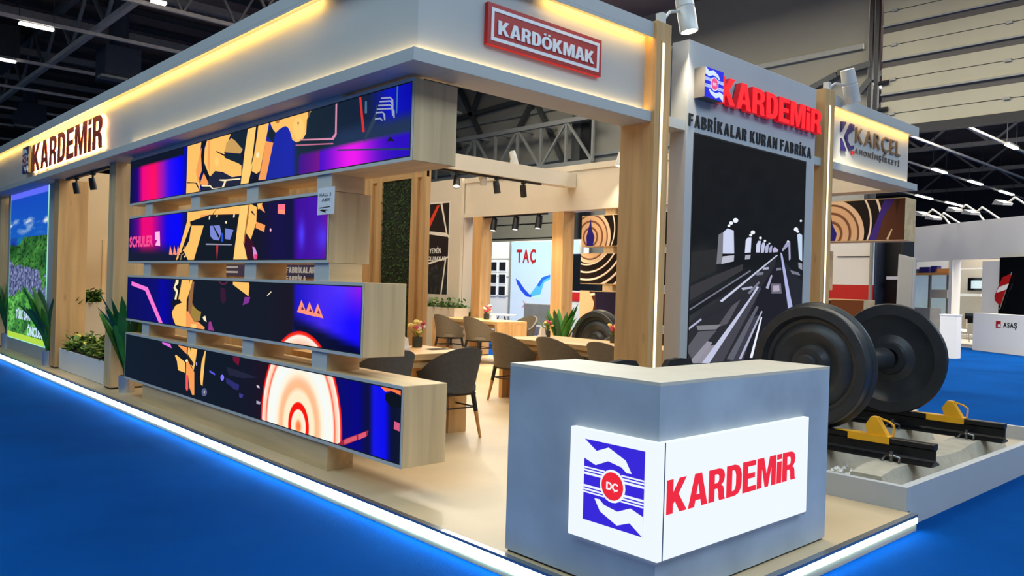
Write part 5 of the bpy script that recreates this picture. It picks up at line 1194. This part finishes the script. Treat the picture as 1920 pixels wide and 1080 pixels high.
box('panel', 14.2, 14.26, y0_, y1_, at(1080, 545, x=14.2).z, at(1080, 476, x=14.2).z, 'screen_off', tv); box('base_board', 14.2, 14.26, y0_, y1_, -.1, at(1080, 546, x=14.2).z, 'booth_white', tv)
box('red_band', 14.19, 14.2, y0_, y1_, at(1080, 565, x=14.2).z, at(1080, 548, x=14.2).z, 'red_paint', tv)
d2 = thing('door_2', None, None, (HX - .15, 25, -.1), kind='structure')
for i in range(10): box('slat', HX - .2, HX - .14, 20.5, 34, -.1 + i * .55, -.1 + i * .55 + .5, 'shutter', d2, bevel=.012)
# things between the right lit post and the next hall
wb = thing('stand_board', 'white board with a red base seen between the printed boxes', 'board', (12.5, 5.6, -.1))
Yb = lambda u, x=12.5: at(u, 500, x=x).y
box('upper', 12.5, 12.56, Yb(1636), Yb(1548), at(1600, 534, x=12.5).z, 2.5, 'booth_white', wb); box('red_base', 12.5, 12.56, Yb(1636), Yb(1548), -.1, at(1600, 534, x=12.5).z, 'red_paint', wb)
box('pole', 12.44, 12.5, Yb(1637), Yb(1633), -.1, 2.6, 'hall_steel', wb); MB().bar((12.49, Yb(1633), at(1600, 481, x=12.5).z), (12.49, Yb(1570), at(1600, 481, x=12.5).z), .012).build('wire', 'ink_black', wb)
cb = thing('cabinet', 'tall dark cabinet with one white shelf behind the train wheels', 'cabinet', (13.2, 5.1, -.1))
yc0, yc1 = at(1694, 500, x=13).y, at(1640, 500, x=13).y
box('carcass', 13.3, 13.4, yc0, yc1, -.1, 2.6, 'black_metal', cb); box('side', 13, 13.3, yc1 - .03, yc1, -.1, 2.6, 'slate', cb); box('side', 13, 13.3, yc0, yc0 + .05, -.1, 2.6, 'black_metal', cb)
box('shelf', 13.05, 13.3, yc0 + .05, at(1660, 500, x=13).y, at(1670, 524, x=13).z, at(1670, 518, x=13).z, 'sign_white', cb)
gp = thing('standing_panel', 'leaning light grey standing panel right of the dark cabinet', 'panel', (12, 4.65, -.1))
g0, g1 = at(1712, 500, x=12).y, at(1680, 500, x=12).y; gt = at(1690, 476, x=12).z
MB().prism([(12.0, g0, -.1), (12.0, g1, -.1), (12.08, g1, gt), (12.08, g0, gt - .06)], (.05, 0, 0)).build('panel', 'cool_grey', gp)
MB().prism([(12.0, g0 + .03, .0), (12.0, g1 - .03, .0), (12.079, g1 - .03, gt - .07), (12.079, g0 + .03, gt - .1)], (-.004, 0, 0)).build('face', 'fascia_white', gp)
rs = thing('flag_strip', 'narrow dark red strip behind the leaning grey panel', 'banner', (13.6, at(1703, 460, x=13.6).y, 1.0))
box('cloth', 13.6, 13.62, at(1708, 460, x=13.6).y, at(1698, 460, x=13.6).y, -.1, at(1703, 450, x=13.6).z, 'sign_red', rs)

# ================================================================== STAND IN THE NEXT HALL
Bp = Vector((25.52, 7.53, 0)); dv = Vector((.575, .818, 0))
NF = lambda off: Frame(Bp - Vector((-.818, .575, 0)) * off, -dv, (0, 0, 1))
def fc(u, v, off):
    fr_ = NF(off); p_ = at_plane(u, v, fr_.o, fr_.n) - fr_.o; return (p_.dot(fr_.r), p_.z)
def slab(name, u0, u1, v0, v1, off, t_, m_, parent, floor=False, a=None):
    """upright board between photo columns u0..u1 on the stand's front, pushed back by off, thickness t_ towards the viewer"""
    um = (u0 + u1) / 2
    a0_, a1_ = fc(u0, 560, off)[0], fc(u1, 560, off)[0]; b1_ = fc(um, v0, off)[1]; b0_ = -.1 if floor else fc(um, v1, off)[1]
    return plate(name, NF(off), [(a0_, b0_), (a1_, b0_), (a1_, b1_), (a0_, b1_)], m_, parent, 0, t_)
nb = thing('next_stand', 'large white stand with an alcove and glass room in the next hall', 'stand', (27, 9.5, -.1))
hA = fc(1706, 560, 1.0)[0]; hB = fc(2010, 560, 1.0)[0]; zt1 = fc(1716, 428.5, 1.0)[1]; zt2 = fc(1920, 407, 1.0)[1]; zh = fc(1780, 489, 1.0)[1]
plate('header', NF(1.0), [(hA, zh), (hB, zh), (hB, (zt1 + zt2) / 2), (hA, (zt1 + zt2) / 2)], 'booth_white', nb, 0, .3)
slab('pier', 1857, 2010, 488, 0, 1.0, .3, 'booth_white', nb, True); slab('pier', 1794, 1800, 488, 0, 1.0, .3, 'booth_white', nb, True)
slab('alcove_back', 1780, 1880, 470, 0, 3.0, .1, 'booth_beige', nb, True); slab('room_back', 1690, 1805, 470, 0, 3.4, .1, 'booth_white', nb, True)
for v0, v1 in ((503, 506), (551, 556), (628, 632)): slab('ledge', 1800, 1857, v0, v1, 2.6, .35, 'booth_white', nb)
slab('base_floor', 1700, 2010, 655, 0, .1, .02, 'booth_white', nb, True)
P0, P1 = NF(.1).p(hA, -.1), NF(.1).p(hB, -.1); Pb = -NF(0).n * 3.4
MB().prism([P0, P1, P1 + Pb, P0 + Pb], (0, 0, .1)).build('platform', 'booth_beige', nb)
for u0, u1 in ((1708, 1742), (1746, 1776), (1780, 1795)): slab('glass_pane', u0, u1, 516, 590, 1.6, .02, 'glass_pale', nb)
for u in (1742, 1776): slab('mullion', u, u + 4, 514, 0, 1.58, .05, 'hall_steel', nb, True)
slab('sill', 1706, 1797, 512, 516, 1.6, .3, 'leg_wood', nb)
slab('notice', 1744, 1777, 543, 559, 1.5, .02, 'booth_beige', nb)
slab('low_desk', 1706, 1765, 577, 0, 1.3, .4, 'grey_sofa', nb, True)
slab('picture', 1816, 1860, 521, 545, 2.9, .05, 'screen_off', nb); slab('picture_face', 1820, 1858, 526, 541, 2.84, .005, 'glass_pale', nb)
slab('monitor', 1814, 1859, 588, 607, 2.2, .08, 'screen_off', nb)
for u, w_, h0, h1, m_ in ((1723, 5, 505, 512, 'slate'), (1738, 9, 501, 512, 'navy_paint'), (1757, 6, 499, 512, 'navy_paint'), (1774, 14, 504, 512, 'leg_wood')): slab('valve_model', u - w_, u + w_, h0, h1, 1.5, .15, m_, nb)
ac = thing('counter', 'white counter with a small red logo and black lettering at the right edge', 'counter', (25.6, 7.1, -.1))
slab('front', 1856, 1990, 591, 0, .0, .5, 'booth_white', ac, True)
def slabtext(text, u0, u1, v0, v1, off, m_, parent, bold=.03):
    a0_, a1_ = fc(u0, (v0 + v1) / 2, off)[0], fc(u1, (v0 + v1) / 2, off)[0]; b1_, b0_ = fc((u0 + u1) / 2, v0, off)[1], fc((u0 + u1) / 2, v1, off)[1]
    return letters(NF(off), text, a0_, a1_, b0_, b1_, m_, parent, depth=.004, bold=bold, gap=.08)
slab('logo', 1869, 1878, 602, 615, -.502, .006, 'sign_red', ac); slabtext('a', 1871, 1876, 605, 613, -.509, 'sign_white', ac)
slabtext('ASAŞ', 1881, 1907, 605, 614.5, -.502, 'ink_black', ac)
tv2 = thing('wall_screen', 'large dark wall screen above the white counter at the right edge', 'screen', (26.0, 7.0, 1)); slab('panel', 1877, 1975, 481, 594, .68, .08, 'screen_off', tv2)
fl = thing('flag', 'dark red feather flag with a white band beside the dark wall screen', 'flag', (26, 7.4, 1))
def fpoly(name, pts, m_, off, t_=.01): plate(name, NF(off), [fc(1680 + a / 6, 480 + b / 6, off) for a, b in pts], m_, fl, 0, t_)
fpoly('cloth', [(1280, 205), (1300, 220), (1170, 560), (1115, 500), (1110, 450), (1150, 350), (1200, 240)], 'sign_red', .55); fpoly('band', [(1270, 310), (1245, 375), (1130, 415), (1160, 350)], 'sign_white', .54); fpoly('pole', [(1300, 180), (1308, 182), (1172, 600), (1164, 600)], 'hall_steel', .56)
c0 = at(1791, 673, z=-.1); yl = at(1761, 640, x=c0.x).y; xr = at(1802, 640, y=c0.y).x; zt = at(1791, 590, x=c0.x).z
pd = thing('pedestal', 'white square pedestal standing on the blue carpet right of the train wheels', 'pedestal', (c0.x + .4, c0.y + .3, -.1))
box('body', c0.x, xr, c0.y, yl, -.1, zt - .03, 'booth_white', pd, bevel=.005); box('cap', c0.x - .01, xr + .01, c0.y - .01, yl + .01, zt - .03, zt, 'booth_white', pd)
wc = thing('white_chair', 'white chair with thin legs in the alcove of the next stand', 'chair', NF(1.3).p(fc(1808, 600, 1.3)[0], -.0))
slab('seat', 1801, 1815, 617, 622, 1.3, .4, 'booth_white', wc); slab('backrest', 1800, 1815, 598, 614, 1.72, .03, 'booth_beige', wc)
for u, o_ in ((1803, .92), (1816, .92), (1801, 1.68), (1812, 1.68)):
    a_ = fc(u, 622, o_)[0]; MB().tube(NF(o_).p(a_, fc(u, 621, o_)[1]), NF(o_).p(a_ + (.05 if u > 1805 else -.05), .0), .015, 6).build('leg', 'hall_steel', wc)
for k_, (u, v) in enumerate(((1737, 401), (1758, 408), (1798, 393), (1828, 398), (1888, 380))):
    lab = ['white flood lamp on the next stand nearest the printed box', 'low white flood lamp second along the next stand', 'white flood lamp in the middle of the next stand wall', 'white flood lamp fourth along the next stand wall', 'white flood lamp nearest the right edge on the next stand'][k_]
    a_, b_ = fc(u, v, .2); fr_ = NF(.2)
    t = thing('flood_lamp', lab, 'flood lamp', fr_.p(a_, b_), 'flood lamps along the next stand wall')
    MB().prism([fr_.p(a_ - .22, b_ - .04), fr_.p(a_ + .2, b_ - .1), fr_.p(a_ + .24, b_ - .04), fr_.p(a_ - .1, b_ + .08)], fr_.n * .3).build('head', 'lamp_grey', t)
    MB().path([fr_.p(a_ + .05, b_), fr_.p(a_ + .3, b_ + .12), fr_.p(a_ + .3, b_ - .1, -.4), fr_.p(a_ + .2, (zt1 + zt2) / 2 - .1, -.82)], .03).build('arm', 'lamp_grey', t)
